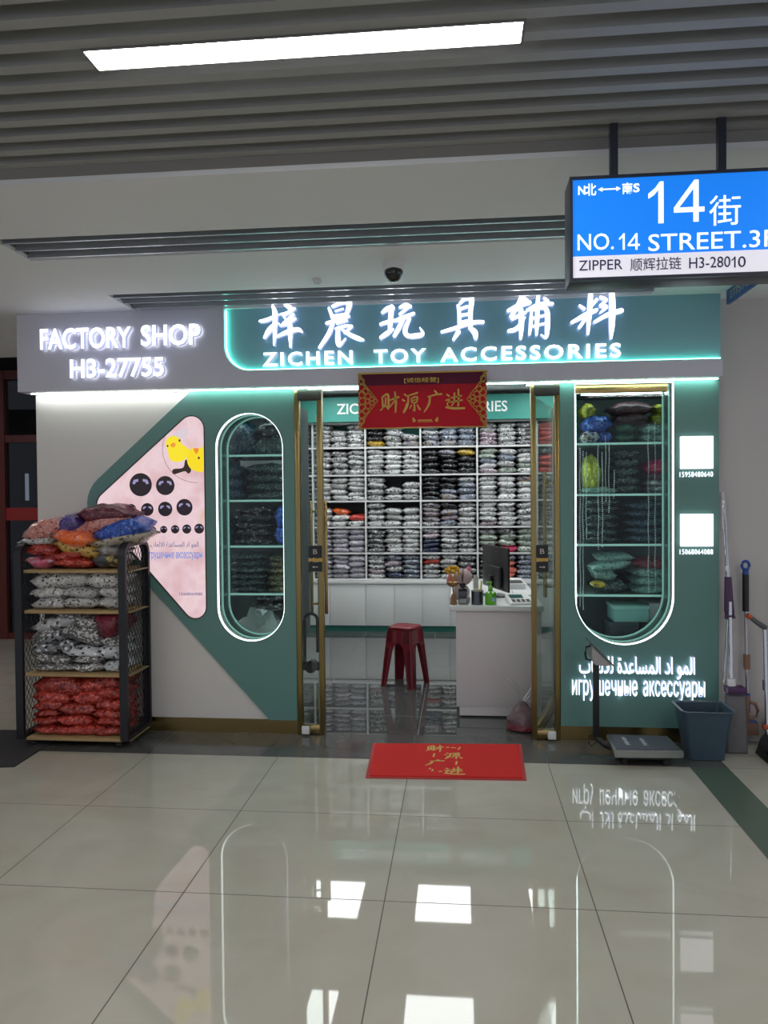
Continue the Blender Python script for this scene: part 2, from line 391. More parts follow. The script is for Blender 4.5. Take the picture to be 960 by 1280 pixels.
# baffle ceiling over the corridor
BZ, BP = 2.84, 0.1045
bm = B(); box(bm, -9, 7, -6, 2.86, 3.02, 3.06); struct('ceiling_plenum', bm, CEIL_DARK)
k = 0
y = 2.815
while y > -2.2:
    bm = B()
    segs = [(-9, 7)]
    if 2.12 < y < 2.24 or (-0.32 < y < -0.18): segs = [(-9,-3.70),(-2.46,-1.06),(0.18,1.58),(2.82,7)]
    for a, b in segs: box(bm, a, b, y, y+0.043, BZ, BZ+0.085)
    struct('trim_%d' % (k+2), bm, BAFFLE, smooth=0); k += 1; y -= BP
def lamp(x, y, z, label, wd=0.098, ln=1.235, grp='linear ceiling lamps of the corridor'):
    t = thing('linear_lamp', label, 'ceiling lamp', (x, y, z), 0, grp)
    b = B(); box(b, x-ln/2, x+ln/2, y-wd/2, y+wd/2, z-0.002, z+0.02); obj('diffuser', b, LAMP, t, smooth=0)
    b = B()
    for a in ((x-ln/2-0.008,x-ln/2,y-wd/2-.006,y+wd/2+.006),(x+ln/2,x+ln/2+0.008,y-wd/2-.006,y+wd/2+.006),(x-ln/2,x+ln/2,y-wd/2-0.006,y-wd/2),(x-ln/2,x+ln/2,y+wd/2,y+wd/2+0.006)):
        box(b, a[0],a[1],a[2],a[3], z-0.006, z+0.05)
    obj('frame', b, mat('lamp frame', srgb(120,120,118), 0.4), t)
lamp(-0.44, 2.18, BZ, 'long white linear lamp glowing in the slatted ceiling overhead')
for x, y in ((-3.08,2.18),(2.2,2.18),(-0.44,-0.25),(-3.08,-0.25),(2.2,-0.25)):
    lamp(x, y, BZ, 'white linear lamp of the slatted corridor ceiling, outside the picture')
lamp(-4.75, 6.0, CZ-0.01, 'white linear lamp over the side passage by the red framed glass', grp='lamps over the side passage')

# ------------------------------------------------------------------ setting: shop front walls
XL, XJ, XR0, XR1 = -2.857, -1.075, 0.631, 1.60
WT = 2.30
def stadium(x0, x1, z0, z1, n=24):
    r = (x1-x0)/2; cx = (x0+x1)/2
    return [(cx+r*math.cos(PI*k/n), z1-r+r*math.sin(PI*k/n)) for k in range(n+1)] + [(cx-r*math.cos(PI*k/n), z0+r-r*math.sin(PI*k/n)) for k in range(n+1)]
def ushape(x0, x1, z0, z1, n=24):
    r = (x1-x0)/2; cx = (x0+x1)/2
    return [(x1, z1), (x0, z1)] + [(cx-r*math.cos(PI*k/n), z0+r-r*math.sin(PI*k/n)) for k in range(n+1)]
OV = (-1.605, -1.152, 0.612, 2.118); UW = (0.722, 1.330, 0.612, 2.262)
ov = stadium(*OV); uw = ushape(*UW)
SCR = rpoly([(-1.683,2.205),(-2.468,1.528),(-1.683,0.640)], [0.085,0.095,0.075])
CHEV = rpoly([(XJ,WT),(-1.735,WT),(-2.590,1.545),(-1.262,0.092),(XJ,0.092)], [0,0,0.22,0,0])
struct('wall_front_1', plate([(XL,0.092),(XJ,0.092),(XJ,WT),(XL,WT)], [ov, SCR], FY+0.02, FY+0.08), WHITE_WALL, smooth=30)
struct('wall_front_2', plate(CHEV, [ov, SCR], FY, FY+0.02), TEAL, smooth=30)
struct('wall_front_3', plate([(XR0,0.092),(XR1,0.092),(XR1,WT),(XR0,WT)], [uw], FY, FY+0.08), TEAL, smooth=30)
bm = B(); box(bm, XL, XJ, FY+0.02, FY+0.06, 0.0, 0.09); struct('baseboard_left', bm, GOLD)
bm = B(); box(bm, XR0, XR1, FY+0.012, FY+0.06, 0.0, 0.09); struct('baseboard_right', bm, GOLD)
bm = B(); box(bm, XL, XL+0.08, FY+0.08, 9.3, 0, 2.78); struct('wall_left', bm, WHITE_WALL)
bm = B(); box(bm, XR1, 5, 5.06, 5.2, 0, CZ); box(bm, 1.62, 1.70, 5.05, 9.3, 0, 2.78); struct('wall_right', bm, RWALL)
bm = B(); box(bm, XL, 1.70, 9.22, 9.32, 0, 2.78); struct('wall_back', bm, WHITE_P)
bm = B(); box(bm, XL+0.08, 1.62, FY+0.08, 9.22, 2.75, 2.78); struct('ceiling_shop', bm, CEIL)
# fascia: grey box with an opening for the recessed teal sign panel
FF = 4.86
sg = rpoly([(-1.500,2.92),(1.70,2.92),(1.70,2.378),(-1.500,2.378)], [0,0,0,0.16], 14)
f_out = [(-2.902,2.272),(1.585,2.272),(1.585,2.379),(-1.335,2.379)]
arc = [p for p in sg if p[0] < -1.33 and p[1] < 2.60]
arc.sort(key=lambda p: (p[1], -p[0]))
f_out = [(-2.902,2.272),(1.585,2.272),(1.585,2.378)] + [tuple(p) for p in arc] + [(-1.500,2.875),(-2.05,2.875),(-2.05,2.779),(-2.902,2.779)]
struct('wall_fascia', plate(f_out, [], FF, FY+0.02), FASCIA, smooth=30)
bm = B(); box(bm, -1.52, 1.585, FF+0.045, FY, 2.36, 2.779); box(bm, -1.52, 1.165, FF+0.045, FY, 2.779, 2.875)
shop_sign = thing('shop_sign', 'teal lit shop sign with white Chinese characters over an English line', 'sign', (0, FF+0.045, 2.378))
obj('sign_panel', bm, TEAL_SIGN, shop_sign)
bm = B(); box(bm, -2.86, -1.74, FF+0.085, FF+0.105, 2.2675, 2.2715); t = struct('trim_101', bm, mat('bright led strip', (1,1,1,1), 0.5, emit=(0.9,1.0,0.97,1), es=14))
bm = B(); box(bm, -1.74, 1.585, FF+0.085, FF+0.105, 2.2675, 2.2715); t = struct('trim_102', bm, mat('pale teal led strip', (1,1,1,1), 0.5, emit=(0.58,1.0,0.88,1), es=14))
# teal led rope in the lip of the sign recess
edge = [Vector((1.58,2.384))] + [Vector((p[0]+0.006, p[1]+0.006)) for p in arc] + [Vector((-1.494,2.77))]
bm = B(); tube(bm, [(p.x, FF+0.030, p.y) for p in edge], 0.005, 6); obj('light_tube', bm, LED_T, shop_sign)

# ------------------------------------------------------------------ lit lettering on the fascia
t = thing('number_sign', 'glowing white FACTORY SHOP and shop number lettering on the grey fascia', 'lettering', (-2.2, FF, 2.34))
for body, a, b, z0, z1 in (('FACTORY', -2.715, -2.100, 2.535, 2.672), ('SHOP', -2.035, -1.640, 2.541, 2.676), ('H3-27755', -2.515, -1.885, 2.345, 2.470)):
    bm = text(body, a, b, z0, z1, FF-0.012, 0.035, bold=0.021); obj('lettering', bm, [LETTER_F, LETTER_S], t, smooth=0)
SY = FF+0.045
for body, a, b in (('ZICHEN', -1.250, -0.670), ('TOY', -0.535, -0.205), ('ACCESSORIES', -0.115, 0.985)):
    bm = text(body, a, b, 2.400, 2.488, SY-0.012, 0.035, bold=0.022, spacing=1.25); obj('lettering', bm, [LETTER_F, LETTER_S], shop_sign, smooth=0)
GL = {
'zi': [[(35,243,22),(90,235,32),(185,195,16)],[(142,122,22),(160,180,40),(158,300,34),(150,440,16)],[(165,260,25),(110,320,42),(72,378,24)],[(165,260,18),(195,268,12)],
  [(245,115,24),(285,140,42)],[(205,192,16),(260,185,30),(322,150,24)],[(235,212,20),(250,235,16)],[(312,200,26),(230,272,30)],[(205,285,18),(260,270,30),(328,232,22)],[(175,372,22),(270,335,38),(350,320,36),(382,340,18)],[(285,230,24),(285,330,40),(287,462,16)]],
'chen': [[(608,145,22),(637,222,32)],[(640,130,26),(720,100,34),(775,108,46),(750,205,30)],[(660,170,14),(722,152,14)],[(640,210,24),(750,198,26)],[(590,265,28),(680,238,24),(770,215,22)],[(640,258,26),(604,350,36),(528,460,26)],
  [(672,270,18),(752,248,22)],[(662,312,20),(735,292,22),(795,292,16)],[(680,310,30),(678,400,42),(690,448,28),(740,395,14)],[(790,300,24),(735,348,20)],[(712,320,18),(780,365,34),(850,398,36),(885,408,18)]],
'wan': [[(85,180,26),(130,150,40),(170,150,30)],[(158,140,40),(148,250,40),(142,330,30)],[(70,275,26),(120,260,30),(178,248,20)],[(72,382,32),(120,350,38),(168,318,18)],
  [(225,145,20),(270,130,38),(310,140,26)],[(300,140,26),(225,200,22)],[(190,250,28),(260,225,34),(335,198,26)],[(252,235,32),(215,310,36),(180,370,30)],[(300,240,28),(265,330,38),(290,375,36),(370,375,42),(408,360,28),(385,312,10)]],
'ju': [[(690,135,22),(700,200,30),(700,275,30)],[(705,120,20),(750,80,34),(798,88,42),(790,180,38),(790,300,32)],[(715,160,24),(762,145,22)],[(720,212,24),(765,205,22)],[(715,268,24),(765,258,22)],[(562,340,24),(650,318,30),(800,275,32),(885,272,30)],[(692,345,38),(655,402,24)],[(785,315,30),(822,352,46),(830,395,32)]],
'fu': [[(155,88,26),(195,135,44)],[(60,195,26),(140,158,34),(215,140,32)],[(158,95,28),(130,160,36),(80,238,28)],[(90,255,28),(182,215,24)],[(152,190,36),(156,300,38),(150,402,22)],[(65,345,28),(120,330,32),(182,250,14)],
  [(200,195,22),(290,155,30),(380,155,28)],[(280,95,26),(276,150,30),(270,300,30),(266,382,16)],[(230,200,18),(225,290,28),(215,375,18)],[(240,195,18),(320,182,26),(346,220,36),(345,340,36),(335,402,22),(300,380,10)],[(245,255,18),(328,238,18)],[(245,315,18),(328,298,18)],[(325,112,20),(352,132,18)]],
'liao': [[(582,165,20),(612,188,26)],[(702,125,26),(672,165,20)],[(525,285,24),(620,235,36),(702,200,26)],[(660,65,32),(655,180,38),(640,372,20)],[(640,235,26),(578,325,24)],[(655,220,20),(695,210,18)],
  [(735,110,26),(772,130,26),(728,165,14)],[(735,170,26),(772,180,28),(730,220,14)],[(690,287,24),(780,238,32),(880,210,36)],[(800,48,30),(816,120,42),(813,300,42),(806,410,18)]],
}
# crop origins/scales of the six characters mapped to metres on the panel
def sign_x(px): return -1.241+0.0 + (px-330)*(0.979+1.241)/(775-330)
NAMES = {'zi':'first','chen':'second','wan':'third','ju':'fourth','fu':'fifth','liao':'sixth'}
for key, (ox, oy, s) in {'zi':(320,360,6.4),'chen':(320,360,6.4),'wan':(470,360,6.4),'ju':(470,360,6.4),'fu':(630,355,6.0),'liao':(630,355,6.0)}.items():
    cx = {'zi':352,'chen':432,'wan':508,'ju':583,'fu':665,'liao':748}[key]
    base = 0.0048*(cx-352)*0.0
    fx = lambda x: sign_x(ox+x/s)
    # the sign's line climbs slightly in the photo: height above the English line is measured from its local baseline
    fz = lambda yy: 2.492+((434-0.0225*(ox+x_mid/s-500)*1.0)-(oy+yy/s))*0.00499
    xs = [p[0] for st in GL[key] for p in st]; x_mid = (min(xs)+max(xs))/2
    bm = B(); brush(bm, GL[key], fx, fz, 0.00499/s, SY-0.012, 0.035)
    obj('brush_character', bm, [LETTER_F, LETTER_S], shop_sign, smooth=0)
# Arabic and Russian lines on the right pillar
AR = ''.join(reversed('\u0627\uFEDF\uFEE4\uFEEE \u0627\u062F'))
ar = '\uFE8F\uFE8E\uFECC\uFEDF\uFEFC\uFEDF \uFE93\uFEAA\uFECB\uFE8E\uFEB4\uFEE4\uFEDF\uFE8D \uFEA9\uFE8D \uFEEE\uFEE4\uFEDF\uFE8D'
t = thing('pillar_lettering', 'glowing white Arabic and Russian lines low on the teal pillar', 'lettering', (1.1, FY, 0.26))
bm = text(ar, 0.742, 1.447, 0.405, 0.545, FY-0.008, 0.026, bold=0.008); obj('lettering', bm, [LETTER_F, LETTER_S], t, smooth=0)
for body, a, b in (('игрушечные', 0.698, 1.100), ('аксессуары', 1.135, 1.508)):
    bm = text(body, a, b, 0.262, 0.395, FY-0.008, 0.022, bold=0.0); obj('lettering', bm, [LETTER_F, LETTER_S], t, smooth=0)
for zc, num, lab in ((1.815,'15958480640','upper square white lit panel on the teal pillar, number beneath'), (1.333,'15068064088','lower square white lit panel on the teal pillar, number beneath')):
    t = thing('lit_panel', lab, 'light panel', (1.461, FY, zc), 0, 'square lit panels on the teal pillar')
    bm = B(); box(bm, 1.364, 1.560, FY-0.025, FY-0.004, zc-0.098, zc+0.104, 0.003); obj('panel', bm, QR_W, t)
    bm = text(num, 1.362, 1.562, zc-0.148, zc-0.116, FY-0.004, 0.006, bold=0.0, spacing=1.15); o = obj('lettering', bm, [LETTER_F, LETTER_S], t, smooth=0); o['label'] = 'small glowing phone number'

# ------------------------------------------------------------------ LED screen
def img_mat():
    m = mat('screen picture', srgb(60,50,50), 0.4); nt = m.node_tree; b = nt.nodes['Principled BSDF']
    tc = nt.nodes.new('ShaderNodeTexCoord')
    n = nt.nodes.new('ShaderNodeTexNoise'); n.inputs['Scale'].default_value = 5; n.inputs['Detail'].default_value = 3
    nt.links.new(tc.outputs['Object'], n.inputs['Vector'])
    c = ramp(nt, n.outputs['Fac'], [(0.3, srgb(214,172,176)), (0.55, srgb(232,205,212)), (0.75, srgb(222,186,176))])
    v = nt.nodes.new('ShaderNodeTexVoronoi'); v.inputs['Scale'].default_value = 130; nt.links.new(tc.outputs['Object'], v.inputs['Vector'])
    f = ramp(nt, v.outputs['Distance'], [(0.0,(0.12,0.12,0.12,1)),(0.7,(0.0,0.0,0.0,1))])
    out = mixrgb(nt, f, c, srgb(170,120,120)); nt.links.new(out, b.inputs['Emission Color']); b.inputs['Emission Strength'].default_value = 0.92
    return m
scr = thing('advert_screen', 'glowing pink triangular advertising screen showing black beads and yellow ducks', 'screen', (-2.0, FY+0.02, 1.4))
obj('display', plate(SCR, [], FY+0.006, FY+0.03), img_mat(), scr, smooth=0)
bm = B(); sweep(bm, SCR, FY-0.004, FY+0.012, 0.006); obj('bezel', bm, mat('dark bezel', srgb(60,44,48), 0.5), scr)
SX = lambda cx: -1.677+(100+cx/4.267-258)*0.00533        # picture units on the display -> metres
SZ = lambda cy: 1.416+(650-(500+cy/4.267))*0.00517
PY = FY+0.006
def disc2(bm, cx, cy, rx, ry, y, n=28):
    bm.faces.new([bm.verts.new((SX(cx)+rx*math.cos(-2*PI*k/n), y, SZ(cy)+ry*math.sin(-2*PI*k/n))) for k in range(n)][::-1])
def flat(name, bm, col, es=0.85, lab=None):
    for f in bm.faces:
        if f.normal.y > 0: f.normal_flip()
    m = mat('screen '+name+str(len(MATS)), (0.01,0.01,0.01,1), 0.6, emit=col, es=es)
    o = obj(name, bm, m, scr, smooth=0)
    if lab: o['label'] = lab
    return o
def blob(pts, y, n=5):
    bm = B(); P = [Vector((SX(x), SZ(z))) for x, z in pts]; out = []
    m = len(P)
    for i in range(m):
        a, b, c, d = P[i-1], P[i], P[(i+1)%m], P[(i+2)%m]
        for k in range(n):
            t = k/n; out.append(0.5*((2*b)+(c-a)*t+(2*a-5*b+4*c-d)*t*t+(3*b-a-3*c+d)*t**3))
    bm.faces.new([bm.verts.new((p.x, y, p.y)) for p in out]); bm.normal_update(); return bm
bm = B(); tube(bm, [(SX(630+190*math.cos(a)), PY-0.0005, SZ(250+185*math.sin(a))) for a in [math.radians(90+k*6.5) for k in range(24)] if SX(630+190*math.cos(a)) < -1.69], 0.0015, 5, False)
o = obj('picture_ring', bm, mat('screen ring', (0.02,0.02,0.02,1), 0.5, emit=srgb(120,80,85), es=0.8), scr)
flat('picture_bag', blob([(500,170),(540,140),(580,135),(580,175),(545,195),(505,190)], PY-0.001), srgb(226,210,220), 0.85)
flat('picture_stand', blob([(498,360),(552,352),(565,310),(585,320),(596,368),(580,385),(560,372),(500,388)], PY-0.001), srgb(52,38,30), 0.8)
flat('picture_duck', blob([(460,215),(475,185),(510,178),(540,198),(545,222),(580,245),(588,270),(560,310),(510,320),(478,300),(472,265),(465,245)], PY-0.002), srgb(244,222,40), 0.95)
flat('picture_beak', blob([(488,222),(505,214),(514,228),(500,240),(488,234)], PY-0.003), srgb(240,150,60), 0.9)
flat('picture_duck', blob([(575,300),(585,260),(612,245),(640,248),(660,240),(664,250),(664,365),(640,376),(600,362),(580,335)], PY-0.002), srgb(244,216,30), 0.95)
flat('picture_beak', blob([(612,248),(640,250),(628,278),(618,268)], PY-0.003), srgb(236,140,50), 0.9)
for cx, cy, r in ((536,203,.007),(470,232,.006),(640,300,.007)):
    bm = B(); disc2(bm, cx, cy, r, r*1.2, PY-0.0035); bm.normal_update(); flat('picture_eye', bm, srgb(30,30,30), 0.8)
BEADS = [(317,443,63),(453,449,52),(261,579,30),(352,580,35),(451,578,40),(557,569,45),(330,694,16),(383,694,18),(441,691,20),(504,690,23),(568,689,25),(636,687,27)]
bead_m = mat('screen bead', (0.01,0.01,0.01,1), 0.5, emit=srgb(34,24,32), es=0.8)
hi_m = mat('screen bead glint', (0.01,0.01,0.01,1), 0.5, emit=srgb(168,160,206), es=0.75)
for i, (cx, cy, r) in enumerate(BEADS):
    bm = B(); rr = r/4.267*0.00525; disc2(bm, cx, cy, rr, rr, PY-0.001); bm.normal_update()
    for f in bm.faces:
        if f.normal.y > 0: f.normal_flip()
    o = obj('picture_bead', bm, bead_m, scr, smooth=0)
    for sx in (-1, 1):
        bm = B(); q = [(0.20,0.50),(0.62,0.42),(0.74,0.10),(0.52,0.02),(0.42,0.22),(0.20,0.28)]
        bm.faces.new([bm.verts.new((SX(cx)+sx*a*rr, PY-0.0018, SZ(cy)+b*rr)) for a, b in q]); bm.normal_update()
        for f in bm.faces:
            if f.normal.y > 0: f.normal_flip()
        obj('glint', bm, hi_m, o, smooth=0)
txt_m = mat('screen lettering', (0.01,0.01,0.01,1), 0.5, emit=srgb(92,96,150), es=0.8)
txt_m2 = mat('screen blue lettering', (0.01,0.01,0.01,1), 0.5, emit=srgb(120,146,222), es=0.85)
obj('lettering', text(ar, SX(365), SX(632), SZ(795), SZ(758), PY-0.001, 0.0012), txt_m, scr, smooth=0)
obj('lettering', text('игрушечные аксессуары', SX(345), SX(652), SZ(862), SZ(815), PY-0.001, 0.0012, bold=0.01), txt_m2, scr, smooth=0)
obj('lettering', text('15068064088', SX(522), SX(648), SZ(1054), SZ(1038), PY-0.001, 0.0012), txt_m, scr, smooth=0)

# ------------------------------------------------------------------ display windows
def window_case(n, outline, x0, x1, zs, depth, rings):
    bm = B(); sweep(bm, outline, FY-0.003, FY+0.003, 0.004); t = struct('window_%d' % n, bm, RING)
    bm = B(); sweep(bm, outline, FY+0.003, FY+0.030, -0.004); obj('led_ring', bm, LED, t)
    bm = B(); sweep(bm, outline, FY+0.012, FY+0.30, 0.004); obj('window_reveal', bm, mat('reveal lining', srgb(96,120,116), 0.25, 0.5), t)
    for d in rings:
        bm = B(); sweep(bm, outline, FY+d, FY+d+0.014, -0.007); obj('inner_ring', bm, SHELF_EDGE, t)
    obj('window_pane', plate(outline, [], FY+0.036, FY+0.042), GLASS_W, t, smooth=0)
window_case(1, ov, OV[0], OV[1], None, 0.5, (0.10, 0.25))
window_case(2, uw, UW[0], UW[1], None, 0.5, (0.10, 0.25))
bm = B(); box(bm, UW[0]+0.004, UW[1]-0.03, FY+0.03, FY+0.06, 2.205, 2.255, 0.004); struct('trim_103', bm, GOLD)
CASE = mat('display case lining', srgb(70,82,86), 0.5)
def case(name, label, x0, x1, z0, z1, y0, y1, shelves):
    t = thing(name, label, 'display case', ((x0+x1)/2, y0, z0))
    bm = B()
    box(bm, x0-0.02, x0, y0, y1, z0, z1); box(bm, x1, x1+0.02, y0, y1, z0, z1); box(bm, x0-0.02, x1+0.02, y1, y1+0.02, z0, z1)
    box(bm, x0-0.02, x1+0.02, y0, y1+0.02, z0-0.02, z0); box(bm, x0-0.02, x1+0.02, y0, y1+0.02, z1, z1+0.02)
    obj('cabinet', bm, CASE, t)
    for xx_ in (x0+0.003, x1-0.013):
        bm = B(); box(bm, xx_, xx_+0.010, y0+0.012, y0+0.024, z0+0.02, z1-0.02); obj('added_fill_strip', bm, mat('added case fill light', (1,1,1,1), 0.5, emit=(0.80,1.0,0.96,1), es=11.0), t)  # upright strips added to brighten the goods, hidden behind the reveal
    bm = B(); box(bm, x0+0.05, x1-0.05, y0+0.012, y0+0.03, z1-0.03, z1-0.018); obj('added_fill_strip', bm, MATS['added case fill light'], t)  # added top strip, brightens the upper shelf
    for z in shelves:
        bm = B(); box(bm, x0+0.016, x1-0.016, y0+0.01, y1-0.01, z-0.012, z); o = obj('glass_shelf', bm, mat('frosted glass shelf', srgb(150,180,174), 0.25), t)
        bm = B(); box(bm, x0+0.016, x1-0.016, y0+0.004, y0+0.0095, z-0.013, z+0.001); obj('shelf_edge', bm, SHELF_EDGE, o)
    return t
DY0 = FY+0.31
WS = [1.862, 1.546, 1.225, 0.890]      # shelf heights behind the oval window
case('display_case', 'dark display case of glass shelves behind the oval window', -1.84, -1.175, 0.56, 2.20, DY0, DY0+0.55, WS)
WS2 = [1.908, 1.566, 1.230, 0.890]
case('display_case', 'display case of glass shelves behind the tall round-bottomed window', 0.765, 1.56, 0.56, 2.26, DY0, DY0+0.55, WS2)

# ------------------------------------------------------------------ bags
def bag_bm(wd, dp, ht, seed, nu=14, nv=10, lump=0.16):
    """a sealed plastic pillow bag: puffed middle, flat crimped seams at the two ends"""
    bm = B(); rows = {}
    off = Vector((seed*3.7, seed*1.3, seed*2.1))
    for side in (1, -1):
        for i in range(nu+1):
            for j in range(nv+1):
                if side == -1 and (i in (0,nu) or j in (0,nv)):
                    rows[(side,i,j)] = rows[(1,i,j)]; continue
                u = -1+2*i/nu; v = -1+2*j/nv
                uu = min(1, abs(u)/0.90); vv = min(1, abs(v)/0.97)
                p = (max(0,1-uu**3.2)**0.55)*(max(0,1-vv**3.4)**0.55)
                n1 = noise.noise(Vector((u*1.7, v*1.7, side*2))+off); n2 = noise.noise(Vector((u*4.3, v*4.3, side*5))+off)
                z = side*ht/2*p*(1+lump*1.7*n1+lump*n2)
                z += ht*0.30*noise.noise(Vector((u*2.1, v*2.1, 9))+off)*(1-p) + ht*0.10*noise.noise(Vector((u*1.1, v*1.1, 3))+off)
                ed = 1-0.05*abs(noise.noise(Vector((u*3,v*3,7))+off))
                x = u*wd/2*(1-0.07*(abs(v)**2)*(1-0.2*n2))*ed; y = v*dp/2*(1-0.09*(abs(u)**3))*ed
                rows[(side,i,j)] = bm.verts.new((x,y,z))
    for side in (1,-1):
        for i in range(nu):
            for j in range(nv):
                q = [rows[(side,i,j)], rows[(side,i+1,j)], rows[(side,i+1,j+1)], rows[(side,i,j+1)]]
                try: bm.faces.new(q if side == 1 else q[::-1])
                except ValueError: pass
    return bm
g = srgb
BAGM = {
 'silver': bag_mat('silver speckled film', g(196,198,200), g(30,30,32), g(250,250,250), 43, 0.55),
 'light grey': bag_mat('light grey speckled film', g(222,224,225), g(84,84,86), g(250,250,250), 52, 0.40),
 'dark grey': bag_mat('dark grey speckled film', g(126,128,132), g(16,16,18), g(236,236,238), 43, 0.62),
 'black': bag_mat('black bead film', g(30,30,34), g(8,8,10), g(130,130,134), 46, 0.5, 0.2),
 'lilac': bag_mat('lilac grey film', g(200,197,210), g(112,108,126), g(228,226,236), 63, 0.4),
 'blue grey': bag_mat('blue grey film', g(136,146,164), g(28,32,46), g(214,218,226), 43, 0.6),
 'navy': bag_mat('navy film', g(44,54,86), g(16,18,30), g(140,150,180), 43, 0.5),
 'greenish': bag_mat('greenish white film', g(176,190,178), g(60,84,70), g(226,232,226), 43, 0.5),
 'pinkish': bag_mat('pinkish grey film', g(176,160,172), g(70,40,60), g(222,214,220), 43, 0.5),
 'mixed': bag_mat('mixed colour film', g(158,158,168), g(30,34,60), g(196,150,60), 40, 0.6),
 'red': bag_mat('red film', g(206,62,52), g(150,30,28), g(236,110,92), 60, 0.5),
 'salmon': bag_mat('salmon film', g(232,126,106), g(214,100,84), g(244,160,140), 60, 0.5),
 'orange': bag_mat('orange film', g(240,104,40), g(226,84,24), g(250,140,70), 60, 0.5),
 'yellow': bag_mat('yellow film', g(214,176,40), g(60,48,10), g(240,210,90), 60, 0.35),
 'magenta': bag_mat('magenta film', g(210,40,96), g(160,20,66), g(236,90,130), 60, 0.5),
 'coral': bag_mat('coral nose film', g(176,56,44), g(120,28,22), g(214,96,80), 46, 0.7, 0.2, 2.0),
 'maroon': bag_mat('maroon film', g(104,34,52), g(70,20,34), g(150,80,96), 60, 0.5),
 'crimson': bag_mat('crimson film', g(120,20,44), g(84,10,30), g(170,60,84), 90, 0.5),
 'rose': bag_mat('rose speckled film', g(206,130,120), g(120,60,56), g(226,170,160), 70, 0.45),
 'purple': bag_mat('purple film', g(70,52,120), g(36,26,70), g(120,100,170), 60, 0.5),
 'blue': bag_mat('blue film', g(44,84,180), g(24,48,120), g(110,150,220), 60, 0.5),
 'leopard': bag_mat('yellow leopard film', g(190,150,70), g(36,28,18), g(36,28,18), 55, 0.42),
 'beige': bag_mat('beige leopard film', g(190,176,150), g(50,42,32), g(80,66,50), 55, 0.36),
 'pompom': bag_mat('pink pompom film', g(206,92,120), g(230,120,150), g(240,190,200), 30, 0.7),
 'grey ball': bag_mat('grey ball film', g(126,122,118), g(170,166,160), g(90,88,86), 28, 0.7),
 'multi': bag_mat('many coloured balls film', g(70,72,76), g(196,170,70), g(110,130,150), 28, 0.5),
 'specks': bag_mat('black and white bead film', g(190,188,184), g(26,26,26), g(230,228,224), 66, 0.45),
 'pearl': bag_mat('white pearl film', g(96,94,92), g(206,204,200), g(226,224,220), 62, 0.7),
 'olive': bag_mat('olive yellow film', g(160,160,44), g(120,118,24), g(196,196,90), 90, 0.5),
 'plum': bag_mat('plum brown film', g(84,52,62), g(56,32,42), g(116,84,92), 90, 0.5),
 'green': bag_mat('dark green film', g(36,96,74), g(18,60,46), g(80,140,116), 90, 0.5),
 'pale teal': bag_mat('pale teal film', g(130,172,164), g(60,96,92), g(176,206,198), 80, 0.45),
 'bottle': bag_mat('dark green black film', g(46,60,60), g(16,22,24), g(100,122,118), 80, 0.5, 0.18),
 'sand': bag_mat('dark gold film', g(96,92,64), g(40,38,26), g(140,134,96), 80, 0.5, 0.2),
 'petrol': bag_mat('petrol blue film', g(36,66,84), g(14,28,40), g(76,110,130), 80, 0.5, 0.18),
}
rnd = random.Random(11)
# ---- back shelf unit
SHY = 8.87; SHB = 9.20
VX = [-2.345, -1.702, -1.085, -0.448, 0.198, 0.871, 1.52]
HZ = [0.612, 0.914, 1.215, 1.517, 1.817, 2.135, 2.42]
su = thing('cubby_shelf', 'wide white wall shelf of square cubbies filled with bags behind the counter', 'shelf', (0,SHY,HZ[0]))
for x in VX:
    bm = B(); box(bm, x-0.010, x+0.010, SHY, SHB, HZ[0]-0.02, HZ[-1]+0.12); obj('upright', bm, WHITE_P, su)
for i, z in enumerate(HZ):
    bm = B()
    for a, b in zip(VX, VX[1:]): box(bm, a+0.0101, b-0.0101, SHY+0.001, SHB, z-0.02, z)
    obj('shelf_board', bm, WHITE_P, su)
bm = B(); box(bm, VX[0]-0.01, VX[-1]+0.01, SHB, SHB+0.01, HZ[-2], HZ[-1]+0.12); obj('back_panel', bm, TEAL_IN, su)
bm = B(); box(bm, VX[0]-0.01, VX[-1]+0.01, SHB, SHB+0.01, HZ[0]-0.02, HZ[-2]-0.001); o = obj('back_panel', bm, mat('dark open back', srgb(70,74,74), 0.6), su)  # dark sheet standing in for the dark room seen through the open back
# prototypes
PROTO = {}
def proto(kind, seed, wd, dp, ht):
    k = (seed, round(wd,3), round(dp,3), round(ht,3))
    if k not in PROTO:
        bm = bag_bm(wd, dp, ht, seed); me = bpy.data.meshes.new('parts_bag'); bm.normal_update(); bm.to_mesh(me); bm.free()
        me.polygons.foreach_set('use_smooth', [True]*len(me.polygons)); PROTO[k] = me
    key = k+(kind,)
    if key not in PROTO:
        m = PROTO[k].copy(); m.materials.clear(); m.materials.append(BAGM[kind]); PROTO[key] = m
    return PROTO[key]
def put_bag(kind, seed, size, loc, rot, label, group, name=None):
    o = bpy.data.objects.new((name or kind.replace(' ','_')+'_bag'), proto(kind, seed, *size)); COL.objects.link(o)
    o.location = loc; o.rotation_euler = rot
    return tag(o, label, 'bag', group)
